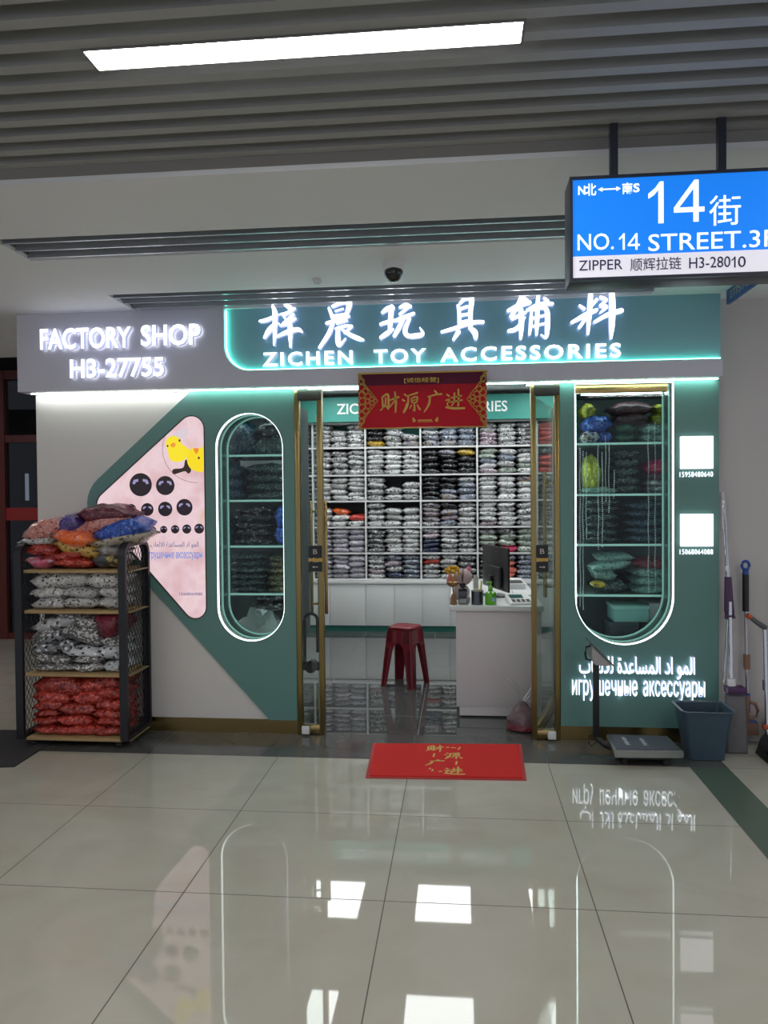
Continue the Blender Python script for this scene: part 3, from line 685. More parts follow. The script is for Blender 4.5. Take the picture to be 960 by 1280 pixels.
# each cubby: list of stacks (bag count or list of kinds, bottom to top); default kind
def stk(n, k): return [k]*n
S, LG, DG, K, LI, BG, N, GR, PK, MX, R_, SA = 'silver','light grey','dark grey','black','lilac','blue grey','navy','greenish','pinkish','mixed','red','salmon'
CELLS = {
 (0,1): [stk(5,S), stk(3,S), stk(5,S)], (0,2): [['yellow',K,K,K], stk(4,S), [MX,S]], (0,3): [[MX,BG,S,BG], [MX,BG,BG,MX], stk(4,BG)], (0,4): [[PK,PK,PK,S,S], stk(5,S), stk(5,DG)], (0,5): [stk(5,R_)],
 (1,1): [stk(4,S), stk(3,S)+[DG], stk(5,S)], (1,2): [stk(5,LG), stk(5,LG), [LG,LG,LG,S,S]], (1,3): [stk(4,K), stk(4,K)+[LI], stk(3,K)+['yellow']], (1,4): [[PK,LG,BG,GR,GR], [GR,LG,BG,LG], [LG,GR,LG,LG,DG]], (1,5): [[R_,R_,R_,K]],
 (2,1): [stk(5,LG), stk(4,LG), stk(5,LG)], (2,2): [stk(4,S), [S,S], [S,S,LG]], (2,3): [stk(5,K), [MX,BG,K,K], [BG,BG,BG,S]], (2,4): [stk(5,LG), stk(4,LG), [LG,LG,LG,MX]], (2,5): [stk(4,DG)],
 (3,1): [stk(3,LG), stk(2,LG)+['orange'], [LG,'red']], (3,2): [[LG,S,S,S], stk(3,LG), stk(3,LG)], (3,3): [[S,MX,PK,MX,DG], [BG,PK,MX,K], stk(5,S)], (3,4): [[PK,LG,LG,LG,LG], stk(5,LG), stk(4,S)], (3,5): [stk(5,DG)],
 (4,1): [stk(5,LI), stk(5,LI), stk(4,LI)], (4,2): [stk(5,DG), stk(4,LG)+[S], stk(5,LG)], (4,3): [[N,N,N,PK,S], stk(5,S), stk(5,S)], (4,4): [[PK,GR,GR,DG], ['magenta',GR,GR,DG], stk(4,GR)], (4,5): [stk(4,S)],
 (5,1): [stk(5,LI), stk(5,LI), stk(4,LI)], (5,2): [[LG,PK,S,S,S], [N,S,PK,BG], stk(5,BG)], (5,3): [[S,S,S,'red',LG], stk(5,S), stk(4,DG)], (5,4): [stk(5,DG), [SA,SA,SA,BG], stk(5,BG)], (5,5): [stk(4,DG)],
}
ROWN = ['topmost','second','third','fourth','fifth','lowest']
nb = 0
for (r, c), stacks in CELLS.items():
    zb, zt = HZ[5-r], HZ[6-r]-0.02
    xa, xb = VX[c]+0.014, VX[c+1]-0.014
    if c == 5: xb = xa+0.205
    ns = len(stacks); pw = (xb-xa)/ns
    for i, st in enumerate(stacks):
        z = zb+0.001; lh = min((zt-zb-0.006)/len(st), 0.071)
        for j, kind in enumerate(st):
            h = lh*rnd.uniform(0.94, 1.0)
            cx = xa+(i+0.5)*pw+rnd.uniform(-0.006,0.006)
            sd = rnd.randrange(8)
            put_bag(kind, sd, (0.228, 0.28, (0.070 if lh < 0.062 else 0.080)), (cx+rnd.uniform(-0.016,0.016)*(0 < i < ns-1), SHY+0.15+rnd.uniform(-0.014,0.014), z+h*0.5), (rnd.uniform(-0.05,0.05), rnd.uniform(-0.10,0.10), rnd.choice((0,PI))+rnd.uniform(-0.05,0.05)),
                '%s bag, %s up in stack %s of the cubby %s down, %s across' % (kind if kind != 'light grey' else 'pale grey', WORDS[j+1], WORDS[i+1], WORDS[r+1], WORDS[c]), 'bags in the back wall cubbies')
            z += h; nb += 1
# the cubbies hidden behind the door jamb: only slivers show
bm = B()
for r in range(6):
    for j in range(5):
        b2 = bag_bm(0.60, 0.26, 0.058, r*5+j, 12, 8); b2.transform(Matrix.Translation((-2.02, SHY+0.15, HZ[r]+0.030+j*0.052)))
        me = bpy.data.meshes.new('x'); b2.to_mesh(me); b2.free(); bm.from_mesh(me); bpy.data.meshes.remove(me)
o = obj('bag_heap', bm, BAGM['silver'], smooth=0); o['kind'] = 'stuff'; tag(o, 'silver speckled bags filling the cubby column behind the door jamb', 'bags')
# cabinets under the shelf
xs = [-2.345, -1.85, -1.511, -1.091, -0.757, -0.436, -0.125, 0.20, 0.53, 0.87, 1.52]
for i, (a, b) in enumerate(zip(xs, xs[1:])):
    t = thing('base_cabinet', 'white base cabinet under the cubby shelf, %s across' % WORDS[i+1], 'cabinet', ((a+b)/2, 8.84, 0.07), 0, 'white cabinets under the cubby shelf')
    bm = B(); box(bm, a, b, 8.86, SHB, 0.07, 0.555); obj('carcass', bm, WHITE_P, t)
    bm = B(); box(bm, a+0.002, b-0.002, 8.84, 8.859, 0.072, 0.553, 0.002); obj('cabinet_door', bm, WHITE_D, t)
bm = B(); box(bm, -2.35, 1.53, 8.825, SHB, 0.556, 0.590, 0.003); solo('worktop', 'long white ledge running over the base cabinets', 'worktop', bm, WHITE_P)
bm = B(); box(bm, -2.345, 1.52, 8.88, 8.90, 0.0, 0.069); struct('trim_104', bm, mat('teal plinth', srgb(40,120,108), 0.4))
# interior sign band
t = thing('interior_sign', 'teal sign band with white lettering above the cubbies inside the shop', 'sign', (-0.4, 8.80, 2.42))
bm = B(); box(bm, -2.35, 1.60, 8.78, 8.85, 2.42, 2.70); obj('board', bm, TEAL_IN, t)
bm = text('ZICHEN TOY ACCESSORIES', -1.395, 0.535, 2.505, 2.625, 8.779, 0.012, bold=0.01)
obj('lettering', bm, mat('white acrylic letters', srgb(235,240,240), 0.4, emit=(0.9,1,1,1), es=0.25), t, smooth=0)
# shop ceiling panels
for x, y, l in ((-0.20,8.10,'middle panel of the rear row'),(-1.36,8.10,'panel of the rear row on the oval window side'),(1.00,8.10,'panel of the rear row over the counter side'),
                (-0.20,6.20,'middle panel of the front row'),(-1.36,6.20,'panel of the front row on the oval window side'),(1.00,6.20,'panel of the front row over the counter')):
    t = thing('ceiling_panel', 'square white glowing ceiling panel inside the shop, '+l, 'ceiling light', (x,y,2.745), 0, 'square ceiling lights in the shop')
    bm = B(); box(bm, x-0.285, x+0.285, y-0.37, y+0.37, 2.742, 2.749); obj('diffuser', bm, PANEL, t, smooth=0)
    bm = B()
    for a in ((x-0.30,x-0.285,y-0.385,y+0.385),(x+0.285,x+0.30,y-0.385,y+0.385),(x-0.285,x+0.285,y-0.385,y-0.37),(x-0.285,x+0.285,y+0.37,y+0.385)): box(bm, *a, 2.738, 2.749)
    obj('frame', bm, WHITE_PL, t)


# ------------------------------------------------------------------ bags on display behind the two front windows
wx = lambda px: (px-572)*0.00558; BY = DY0+0.16
def wbag(kind, px0, px1, z0, z1, label, grp, dp=0.28, dy=0.0, tilt=0.0, wx=wx):
    a, b = wx(px0), wx(px1)
    put_bag(kind, rnd.randrange(40,46), (b-a, dp, max(0.03, (z1-z0)*1.2)), ((a+b)/2, BY+dy, (z0+z1)/2), (rnd.uniform(-.03,.03), tilt, 0), label, grp)
def wstack(kind, px0, px1, z0, n, h, where, grp):
    for k in range(n):
        wbag(kind, px0+rnd.uniform(-2,2), px1+rnd.uniform(-2,2), z0+k*h, z0+k*h+h*1.03, '%s bag, %s up in the %s' % ({'bottle':'blackish green','petrol':'petrol blue'}.get(kind, kind), WORDS[k+1], where), grp)
GW = 'bags behind the oval window'
wbag('petrol', 272, 318, 1.864, 2.07, 'bulky petrol blue bag on the top shelf behind the oval window', GW); wbag('bottle', 308, 358, 1.864, 1.99, 'blackish green bag low on the top shelf behind the oval window', GW)
wbag('black', 312, 358, 1.992, 2.10, 'black bag lying on a green one, top shelf behind the oval window', GW)
wstack('bottle', 300, 357, 1.548, 4, 0.062, 'wide stack, second shelf, oval window', GW)
wstack('petrol', 262, 302, 1.548, 3, 0.078, 'short stack, second shelf, oval window', GW)
wstack('black', 284, 338, 1.227, 5, 0.056, 'pile, third shelf, oval window', GW)
wbag('blue', 338, 358, 1.227, 1.36, 'lower blue bag on the third shelf of the oval window', GW); wbag('blue', 338, 358, 1.36, 1.49, 'upper blue bag on the third shelf of the oval window', GW)
wbag('petrol', 258, 286, 1.227, 1.40, 'petrol blue bag beside the blacks, third shelf of the oval window', GW)
wstack('bottle', 278, 330, 0.892, 6, 0.046, 'wide stack, fourth shelf, oval window', GW)
wstack('sand', 328, 360, 0.892, 6, 0.043, 'gold pile, fourth shelf, oval window', GW)
wstack('black', 305, 358, 0.762, 2, 0.055, 'pile behind the paper, foot of the oval window', GW)
bm = B(); box(bm, wx(288), wx(350), DY0+0.20, DY0+0.203, 1.775, 1.83); solo('paper_strip', 'white paper strip stuck up over the bags, second shelf of the oval window', 'paper', bm, WHITE_PL)
def crumple(x0, x1, y0, y1, z0, z1, seed, n=14):
    bm = B(); vs = []
    for i in range(n+1):
        for j in range(n+1):
            u, v = i/n, j/n
            h = noise.noise(Vector((u*3+seed, v*3, seed)))*0.5+noise.noise(Vector((u*6+seed, v*6, seed)))*0.6
            e = math.sin(PI*min(1,max(0,u)))*math.sin(PI*min(1,max(0,v)))
            vs.append(bm.verts.new((x0+u*(x1-x0), y0+v*(y1-y0), z0+(z1-z0)*max(0.02, e**0.5*(0.75+h)))))
    for i in range(n):
        for j in range(n):
            a = i*(n+1)+j; bm.faces.new((vs[a], vs[a+n+1], vs[a+n+2], vs[a+1]))
    bmesh.ops.solidify(bm, geom=bm.faces[:], thickness=0.004); bmesh.ops.recalc_face_normals(bm, faces=bm.faces[:]); return bm
PAPER = mat('pale tissue paper', srgb(206,214,212), 0.7)
solo('tissue_paper', 'pale crumpled tissue paper lying at the foot of the oval window', 'paper', crumple(wx(276), wx(345), DY0+0.02, DY0+0.30, 0.565, 0.79, 3), PAPER)
bm = B(); tube(bm, [(wx(318), DY0+0.03, 0.745), (wx(332), DY0+0.22, 0.83)], 0.030, 14, False); bmesh.ops.solidify(bm, geom=bm.faces[:], thickness=0.004)
solo('paper_roll', 'pale rolled paper tube resting on the crumpled tissue, oval window', 'paper roll', bm, PAPER)
G2W = 'bags behind the tall window'
W = lambda k, a, b, z0, z1, l, **kw: wbag(k, a, b, z0, z1, l+', tall window', G2W, **kw)
W('mixed', 718, 741, 1.91, 1.985, 'low mixed colour bag at the front of the top shelf', dp=.2, dy=-.05)
W('blue', 720, 757, 1.985, 2.09, 'big blue bag draped over the mixed one, top shelf'); W('blue', 738, 757, 1.91, 1.985, 'lower blue bag beside the mixed one, top shelf')
W('olive', 718, 738, 2.095, 2.17, 'olive yellow bag on the blue bag, top shelf')
W('green', 757, 784, 1.91, 1.972, 'dark green bag on the shelf board, top shelf'); W('green', 757, 785, 1.972, 2.035, 'dark green bag lying on another green one, top shelf')
W('plum', 756, 800, 2.036, 2.105, 'lower plum brown bag, top shelf'); W('plum', 752, 806, 2.105, 2.185, 'upper plum brown bag heaped over another, top shelf')
W('pale teal', 786, 828, 1.91, 1.97, 'lower pale teal bag, top shelf'); W('pale teal', 787, 828, 1.97, 2.03, 'upper pale teal bag, top shelf')
W('olive', 801, 832, 2.03, 2.11, 'lower olive bag by the lit edge, top shelf'); W('olive', 804, 832, 2.11, 2.17, 'upper olive bag by the lit edge, top shelf')
W('olive', 720, 745, 1.60, 1.80, 'olive bag standing behind bead chains, second shelf', dp=.2); W('pale teal', 718, 765, 1.568, 1.61, 'flat pale teal bag under the olive one, second shelf')
for k in range(5): W('bottle', 758, 790, 1.568+k*.058, 1.63+k*.058, 'blackish green bag, %s up mid second shelf' % WORDS[k+1])
W('magenta', 792, 842, 1.70, 1.79, 'pink red bag, second shelf'); W('plum', 794, 842, 1.66, 1.705, 'plum bag under the pink one, second shelf')
W('dark grey', 794, 842, 1.568, 1.615, 'lower dark grey bag by the lit edge, second shelf'); W('silver', 794, 842, 1.615, 1.66, 'silver bag on the dark grey one, second shelf')
for k in range(6): W('bottle', 722, 765, 1.232+k*.05, 1.286+k*.05, 'blackish green bag behind bead chains, %s up, third shelf' % WORDS[k+1])
for k in range(5): W('petrol', 766, 842, 1.232+k*.056, 1.29+k*.056, 'broad petrol blue bag, %s up, third shelf' % WORDS[k+1])
W('pale teal', 730, 762, 0.985, 1.06, 'lower teal speckled bag in the leaning heap, fourth shelf', tilt=.2); W('pale teal', 728, 780, 1.05, 1.11, 'middle teal speckled bag in the leaning heap, fourth shelf', tilt=-.15)
W('pale teal', 735, 784, 1.11, 1.165, 'uppermost teal speckled bag in the leaning heap, fourth shelf'); W('bottle', 730, 775, 0.892, 0.985, 'blackish green bag on the board, fourth shelf')
W('yellow', 728, 747, 0.94, 0.975, 'small yellow bag at the front, fourth shelf', dp=.1, dy=-.12)
W('crimson', 776, 842, 1.06, 1.13, 'dark purple bag across pale ones, fourth shelf')
for k in range(3): W('pale teal', 777, 832, 0.892+k*.056, 0.95+k*.056, 'pale teal bag, %s up beneath the purple one, fourth shelf' % WORDS[k+1])
bm = B(); box(bm, wx(757), wx(798), DY0+0.05, DY0+0.30, 0.70, 0.79, 0.006); t = thing('teal_box', 'pale teal cardboard box at the foot of the tall window', 'box', (wx(777), DY0+.05, 0.70)); obj('box_body', bm, mat('pale teal card', srgb(130,180,176), 0.6), t)
bm = B(); box(bm, wx(756), wx(799), DY0+0.045, DY0+0.305, 0.785, 0.81, 0.003); obj('box_lid', bm, mat('teal card lid', srgb(150,196,190), 0.6), t)
bm = B(); box(bm, wx(752), wx(786), DY0+0.06, DY0+0.28, 0.565, 0.699, 0.006); t = thing('dark_box', 'dark navy box under the teal one, foot of the tall window', 'box', (wx(770), DY0+.06, 0.565)); obj('box_body', bm, mat('navy card', srgb(44,54,64), 0.6), t)
bm = B(); box(bm, wx(752)-.003, wx(786)+.003, DY0+0.057, DY0+0.283, 0.665, 0.6985, 0.002); obj('box_lid', bm, mat('navy card lid', srgb(52,62,72), 0.6), t)
bm = B(); box(bm, wx(800), wx(838), DY0+0.10, DY0+0.40, 0.565, 0.82, 0.006); solo('carton', 'whitish carton beside the stacked boxes, foot of the tall window', 'box', bm, mat('whitish card', srgb(186,182,188), 0.7))
# bead chains hanging in front of the shelves
chains = [(719,1.87,0.80),(722.5,1.85,0.78),(726.5,1.84,1.25),(741,1.90,1.18),(746,1.84,1.20),(750,1.95,1.50),(754,1.90,1.42),(760,1.72,1.52),(801,2.02,0.90),(809,2.03,0.90)]
for i, (px, zt, zb) in enumerate(chains):
    bm = B(); x = (px-571.5)*0.00541; y = FY+0.285; n = int((zt-zb)/0.013)
    for k in range(n):
        bmesh.ops.create_icosphere(bm, subdivisions=1, radius=0.0046, matrix=Matrix.Translation((x+0.002*math.sin(k*.3+i), y, zt-k*0.013)))
    solo('bead_chain', 'white bead string hanging inside the tall window, %s counted from the door side' % WORDS[i+1], 'bead chain', bm, mat('white beads', srgb(226,230,232), 0.25), 'bead strings in the tall window')

# ------------------------------------------------------------------ glass doors and sidelights
def sidelight(name, label, x0, x1, inner):
    t = thing(name, label, 'glass panel', ((x0+x1)/2, FY, 0))
    o0, o1 = (x0, x1)
    for a, b in ((x0, x0+0.032), (x1-0.032, x1)):
        bm = B(); box(bm, a, b, FY-0.005, FY+0.05, 0.0, 2.27, 0.003); obj('stile', bm, GOLD_D, t)
    bm = B(); box(bm, x0+0.0325, x1-0.0325, FY-0.003, FY+0.048, 0.005, 0.062, 0.002); obj('bottom_rail', bm, GOLD, t)
    bm = B(); box(bm, x0+0.02, x1-0.0005, FY-0.012, FY+0.055, 2.195, 2.262, 0.003); obj('top_cap', bm, BRONZE, t)
    bm = B(); box(bm, x0+0.033, x1-0.033, FY+0.018, FY+0.026, 0.063, 2.194); obj('pane', bm, GLASS_D, t, smooth=0)
    bm = B(); box(bm, inner-0.025, inner+0.025, FY-0.035, FY-0.006, 0.012, 0.06, 0.003); obj('stopper', bm, WHITE_PL, t)
    xs = (x0+0.085, x1-0.005) if x0 < 0 else (x0+0.03, x1-0.075)
    bm = B(); box(bm, xs[0], xs[1], FY-0.0095, FY-0.006, 1.165, 1.245); o = obj('sticker', bm, BLACK, t)
    bm = text('B', (xs[0]+xs[1])/2-0.014, (xs[0]+xs[1])/2+0.014, 1.19, 1.222, FY-0.0095, 0.001, bold=0.01); obj('sticker_mark', bm, mat('sticker grey', srgb(180,176,170), 0.5), o, smooth=0)
    bm = B(); box(bm, xs[0], xs[1], FY-0.0095, FY-0.006, 1.142, 1.161); obj('sticker_band', bm, GOLD_PRINT, t)
    bm = B(); box(bm, xs[0], xs[1], FY-0.0095, FY-0.006, 1.075, 1.138); o = obj('sticker', bm, BLACK, t)
    s = 1 if x0 > 0 else -1; cx = (xs[0]+xs[1])/2
    bm = B(); box(bm, cx-0.018, cx+0.018, FY-0.011, FY-0.0095, 1.103, 1.108)
    bm.faces.new([bm.verts.new(p) for p in ((cx+s*0.020,FY-0.0108,1.1055),(cx+s*0.008,FY-0.0108,1.1135),(cx+s*0.008,FY-0.0108,1.0975))])
    obj('sticker_mark', bm, MATS['sticker grey'], o, smooth=0)
sidelight('glass_sidelight', 'narrow gold framed glass sidelight next to the oval window panel', XJ+0.002, -0.892, -1.015)
sidelight('glass_sidelight', 'narrow gold framed glass sidelight next to the tall window pillar', 0.450, XR0-0.002, 0.572)
def leaf(label, hx, ex, ey, hz0, hz1):
    d = Vector((ex-hx, ey-5.05, 0)); ang = math.atan2(d.y, d.x); L = d.length
    t = thing('door_leaf', label, 'door', (hx, 5.05, 0.012), ang)
    bm = B(); box(bm, 0, L, -0.006, 0.006, 0.01, 2.18); obj('pane', bm, GLASS_D, t, local=True, smooth=0)
    bm = B(); box(bm, L, L+0.02, -0.010, 0.010, 0.01, 2.18); o = obj('bright_glass_edge', bm, WHITE_PL, t, local=True)  # white strip paints the reflections along the glass edge
    bm = B(); box(bm, 0, L, -0.018, 0.018, -0.008, 0.06, 0.003); obj('bottom_rail', bm, GOLD_D, t, local=True)
    for s in (-1, 1):
        bm = B(); box(bm, L-0.085, L-0.055, s*0.055-0.012, s*0.055+0.012, hz0, hz1, 0.004)
        for z in (hz0+0.08, hz1-0.08): tube(bm, [(L-0.07, s*0.0062, z), (L-0.07, s*0.05, z)], 0.008, 8)
        obj('pull_handle', bm, GOLD, t, local=True)
    return t
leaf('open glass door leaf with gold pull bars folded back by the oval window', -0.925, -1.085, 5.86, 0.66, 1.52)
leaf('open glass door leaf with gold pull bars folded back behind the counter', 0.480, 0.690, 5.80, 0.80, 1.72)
t = thing('u_lock', 'black U-shaped bicycle style lock hanging behind the gold framed sidelight', 'lock', (-1.02, 5.20, 0.40))
bm = B(); tube(bm, [(-1.065,5.2,0.43),(-1.065,5.2,0.72)]+[(-1.02+0.045*math.cos(a),5.2,0.72+0.045*math.sin(a)) for a in [PI-PI*k/8 for k in range(9)]]+[(-0.975,5.2,0.72),(-0.975,5.2,0.50)], 0.011, 10); obj('shackle', bm, BLACK, t)
bm = B(); tube(bm, [(-1.08,5.2,0.405),(-0.96,5.2,0.405)], 0.030, 14); obj('lock_body', bm, BLACK, t)
bm = B(); tube(bm, [(-1.02,5.165,0.405),(-1.02,5.235,0.405)], 0.042, 18); obj('lock_core', bm, BLACK_G, t)

# ------------------------------------------------------------------ red banner
t = thing('banner', 'red and plum cloth banner with gold characters hung under the shop sign', 'banner', (-0.228, 4.80, 2.32))
bx0, bx1, bz0, bz1 = -0.626, 0.168, 1.990, 2.322; YB = 4.80
def cloth(z0, z1, y0, nz):
    bm = B(); nx = 16; g = []
    for j in range(nz+1):
        for i in range(nx+1):
            u = i/nx; z = z0+(z1-z0)*j/nz
            g.append(bm.verts.new((bx0+(bx1-bx0)*u, y0-0.012*math.sin(PI*u)-0.004*math.sin(5*u+z*9), z)))
    for j in range(nz):
        for i in range(nx):
            a = j*(nx+1)+i; bm.faces.new((g[a], g[a+1], g[a+nx+2], g[a+nx+1]))
    bmesh.ops.solidify(bm, geom=bm.faces[:], thickness=0.002); bmesh.ops.recalc_face_normals(bm, faces=bm.faces[:]); return bm
obj('cloth_field', cloth(bz0, bz1-0.070, YB, 8), BANNER_R, t); obj('cloth_heading', cloth(bz1-0.0705, bz1, YB, 3), BANNER_P, t)
bm = B(); box(bm, bx0-0.006, bx1+0.006, YB-0.012, YB+0.012, bz1, bz1+0.010, 0.002); obj('top_rod', bm, GOLD_PRINT, t)
bm = B(); box(bm, bx0-0.003, bx1+0.003, YB-0.014, YB+0.006, bz0-0.007, bz0, 0.002); obj('bottom_hem', bm, GOLD_PRINT, t)
BG2 = {
'cai': [[(125,215,9),(132,300,11)],[(130,208,9),(175,190,13),(180,292,13)],[(155,220,10),(150,280,10),(110,325,6)],[(160,292,9),(178,314,9)],[(192,238,9),(265,214,12)],[(235,170,9),(243,250,14),(238,345,7)],[(235,240,9),(190,300,6)]],
'yuan': [[(320,192,11),(336,206,7)],[(302,238,11),(320,250,7)],[(310,345,11),(335,270,7)],[(345,205,9),(425,180,11)],[(350,205,10),(345,280,10),(320,340,6)],[(375,225,8),(378,265,8)],[(375,225,8),(425,215,10),(420,262,9)],[(380,244,6),(420,238,6)],[(378,265,7),(420,260,7)],[(400,268,10),(402,335,10),(388,323,5)],[(375,288,9),(360,315,6)],[(425,285,7),(447,322,12)]],
'guang': [[(575,165,9),(592,187,13)],[(520,216,10),(580,200,10),(630,195,12)],[(535,215,11),(525,280,13),(485,345,7)]],
'jin': [[(680,200,10),(696,214,10)],[(670,250,8),(702,245,10),(680,280,7),(690,302,10)],[(670,310,9),(740,320,14),(825,320,11)],[(715,230,8),(800,212,10)],[(708,266,8),(805,250,10)],[(742,190,9),(738,260,10),(715,300,6)],[(775,160,10),(776,250,12),(772,300,9)]],
}
mx = lambda px: bx0+(px-448)*(bx1-bx0)/160; mz = lambda py: bz1-(py-466.5)*(bz1-bz0)/67.5
for key, st in BG2.items():
    bm = B(); brush(bm, st, lambda x: mx(460+x/6.857), lambda y: mz(465+y/6.857), 0.00515/6.857*1.35, YB-0.016, 0.002)
    obj('character', bm, GOLD_PRINT, t, smooth=0)
obj('heading', text('[诚信经营]', mx(506), mx(549), mz(479), mz(472), YB-0.014, 0.001, bold=0.01), GOLD_PRINT, t, smooth=0)
bm = B()
for s in (-1, 1):
    cx = mx(532+s*14)
    for r2, dz in ((0.010,0),(0.007,0.012)): bmesh.ops.create_circle(bm, cap_ends=True, segments=12, radius=r2, matrix=Matrix.Translation((cx+s*dz*.4, YB-0.0165, mz(526)+dz)) @ Matrix.Rotation(PI/2,4,'X'))
box(bm, mx(522), mx(541), YB-0.017, YB-0.0155, mz(528), mz(527.3)); box(bm, mx(523), mx(540), YB-0.017, YB-0.0155, mz(526.4), mz(525))
obj('small_emblem', bm, GOLD_PRINT, t, smooth=0)
for s, e in ((1, bx0), (-1, bx1)):
    bm = B()
    X = lambda a: e+s*a
    def ring(a, z, r, th=0.0035):
        n = 16; tube(bm, [(X(a)+r*math.cos(2*PI*k/n), YB-0.012, z+r*math.sin(2*PI*k/n)) for k in range(n)], th, 5, False, True)
    zc = (bz0+bz1)/2
    for a, dz, r in ((0.022,0.125,.016),(0.022,-0.125,.016),(0.022,0.085,.019),(0.022,-0.085,.019),(0.045,0.06,.018),(0.045,-0.06,.018),(0.024,0.04,.02),(0.024,-0.04,.02),(0.026,0,.02),(0.062,0.03,.018),(0.062,-0.03,.018),(0.055,0,.014),(0.085,0.012,.014),(0.085,-0.012,.014),(0.108,0,.011),(0.012,0.15,.010),(0.012,-0.15,.010)): ring(a, zc+dz, r)
    tube(bm, [(X(0.004), YB-0.008, bz1-0.004), (X(0.055), YB-0.012, zc+0.085), (X(0.10), YB-0.013, zc+0.03), (X(0.122), YB-0.013, zc), (X(0.10), YB-0.013, zc-0.03), (X(0.055), YB-0.012, zc-0.085), (X(0.004), YB-0.008, bz0+0.004)], 0.003, 5)
    obj('corner_lattice', bm, GOLD_PRINT, t)

# ------------------------------------------------------------------ hanging street sign
t = thing('street_sign', 'blue lit hanging street sign reading 14 in a dark slate case', 'sign', (0.76, 2.70, 2.47))
sx0, sx1, sz0, sz1 = 0.378, 1.150, 2.290, 2.642; SYF = 2.70
zz = lambda px, py: 2.473+(280-py)*0.00268-(px-810)*0.000114
xx = lambda px: 0.386+(px-715)*0.002605
zs = zz(760, 319)
bm = B(); box(bm, sx0, sx1, SYF+0.012, SYF+0.125, sz0, sz1, 0.003); obj('case', bm, SIGN_BOX, t)
bm = B(); sw_ = 0.010
for a in ((sx0,sx0+sw_,sz0,sz1),(sx1-sw_,sx1,sz0,sz1),(sx0+sw_,sx1-sw_,sz0,sz0+sw_),(sx0+sw_,sx1-sw_,sz1-sw_,sz1)): box(bm, a[0],a[1],SYF-0.004,SYF+0.012,a[2],a[3])
obj('frame', bm, SIGN_BOX, t)
bm = B(); box(bm, sx0+sw_, sx1-sw_, SYF+0.002, SYF+0.011, zs, sz1-sw_); obj('blue_face', bm, SIGN_BLUE, t, smooth=0)
bm = B(); box(bm, sx0+sw_, sx1-sw_, SYF+0.002, SYF+0.011, sz0+sw_, zs-0.0005); obj('white_face', bm, SIGN_WHITE, t, smooth=0)
def stext(s, px0, px1, py0, py1, m, bold=0.0, shear=0):
    obj('lettering', text(s, xx(px0), xx(px1), zz((px0+px1)/2, py1), zz((px0+px1)/2, py0), SYF+0.002, 0.002, bold=bold), m, t, smooth=0)
stext('N', 723, 732, 232, 243, SIGN_TXT, 0.02); stext('北', 732, 746, 229, 244, SIGN_TXT, 0.015); stext('南', 779, 792, 228, 242, SIGN_TXT, 0.015); stext('S', 793, 801, 229, 240, SIGN_TXT, 0.02)
bm = B(); ya = SYF+0.0005; za = zz(762, 236)
box(bm, xx(751), xx(774), ya, ya+0.0015, za-0.0022, za+0.0022)
for s, px in ((-1, 748), (1, 777.5)):
    bm.faces.new([bm.verts.new(p) for p in ((xx(px),ya,za),(xx(px-s*6),ya,za+0.008),(xx(px-s*6),ya,za-0.008))])
obj('arrow', bm, SIGN_TXT, t, smooth=0)
ONE = ([(0.66,0),(1,0),(1,1),(0.76,1),(0.42,0.84),(0,0.72),(0,0.60),(0.36,0.68),(0.66,0.80)], [])
FOUR = ([(0.64,0),(0.81,0),(0.81,0.235),(1,0.235),(1,0.35),(0.81,0.35),(0.81,1),(0.67,1),(0,0.355),(0,0.235),(0.64,0.235)], [[(0.64,0.35),(0.64,0.79),(0.17,0.35)]])
def digit(gl, px0, px1, py0, py1, m):
    x0, x1, z0, z1 = xx(px0), xx(px1), zz((px0+px1)/2, py1), zz((px0+px1)/2, py0)
    f = lambda ln: [(x0+a*(x1-x0), z0+b*(z1-z0)) for a, b in ln]
    obj('lettering', plate(f(gl[0]), [f(h) for h in gl[1]], SYF, SYF+0.002), m, t, smooth=0)
digit(ONE, 812, 831, 227, 279, SIGN_TXT); digit(FOUR, 844, 882, 225, 277, SIGN_TXT); stext('街', 888, 927, 244, 281, SIGN_TXT, 0.0)
stext('NO.', 722, 768, 292, 312.5, SIGN_TXT, 0.0); digit(ONE, 775, 782, 291.5, 312, SIGN_TXT); digit(FOUR, 786, 801, 291.5, 312, SIGN_TXT); stext('STREET.3F', 812, 969, 289.5, 310.5, SIGN_TXT, 0.0)
stext('ZIPPER', 723.5, 779, 325, 337.5, SIGN_NAVY); stext('顺辉拉链', 789, 853, 321.5, 337.5, SIGN_NAVY); stext('H3-280', 863, 914, 320.5, 334, SIGN_NAVY); digit(ONE, 915.5, 920.5, 320, 333.5, SIGN_NAVY); stext('0', 923.5, 933, 319.5, 333, SIGN_NAVY)
for x in (0.536, 0.895):
    bm = B(); box(bm, x-0.013, x+0.013, SYF+0.05, SYF+0.076, sz1, 2.925); obj('hanger_rod', bm, SIGN_BOX, t)
# small blue sign seen edge-wise under the big one
t = thing('passage_sign', 'small blue sign plate projecting under the ceiling beside the grey wall', 'sign', (1.61, 4.5, 2.70))
bm = B(); box(bm, 1.598, 1.618, 4.05, 4.84, 2.695, 2.779, 0.002); obj('plate', bm, mat('dull blue plate', srgb(52,84,150), 0.4), t)
bm = text('27751-27753', 0, 0.50, 0, 0.045, 0, 0.001)
bm.transform(Matrix.Translation((1.5975, 4.78, 2.715)) @ Matrix.Rotation(-PI/2, 4, 'Z')); obj('lettering', bm, mat('pale gold letters', srgb(190,184,150), 0.5), t, smooth=0)

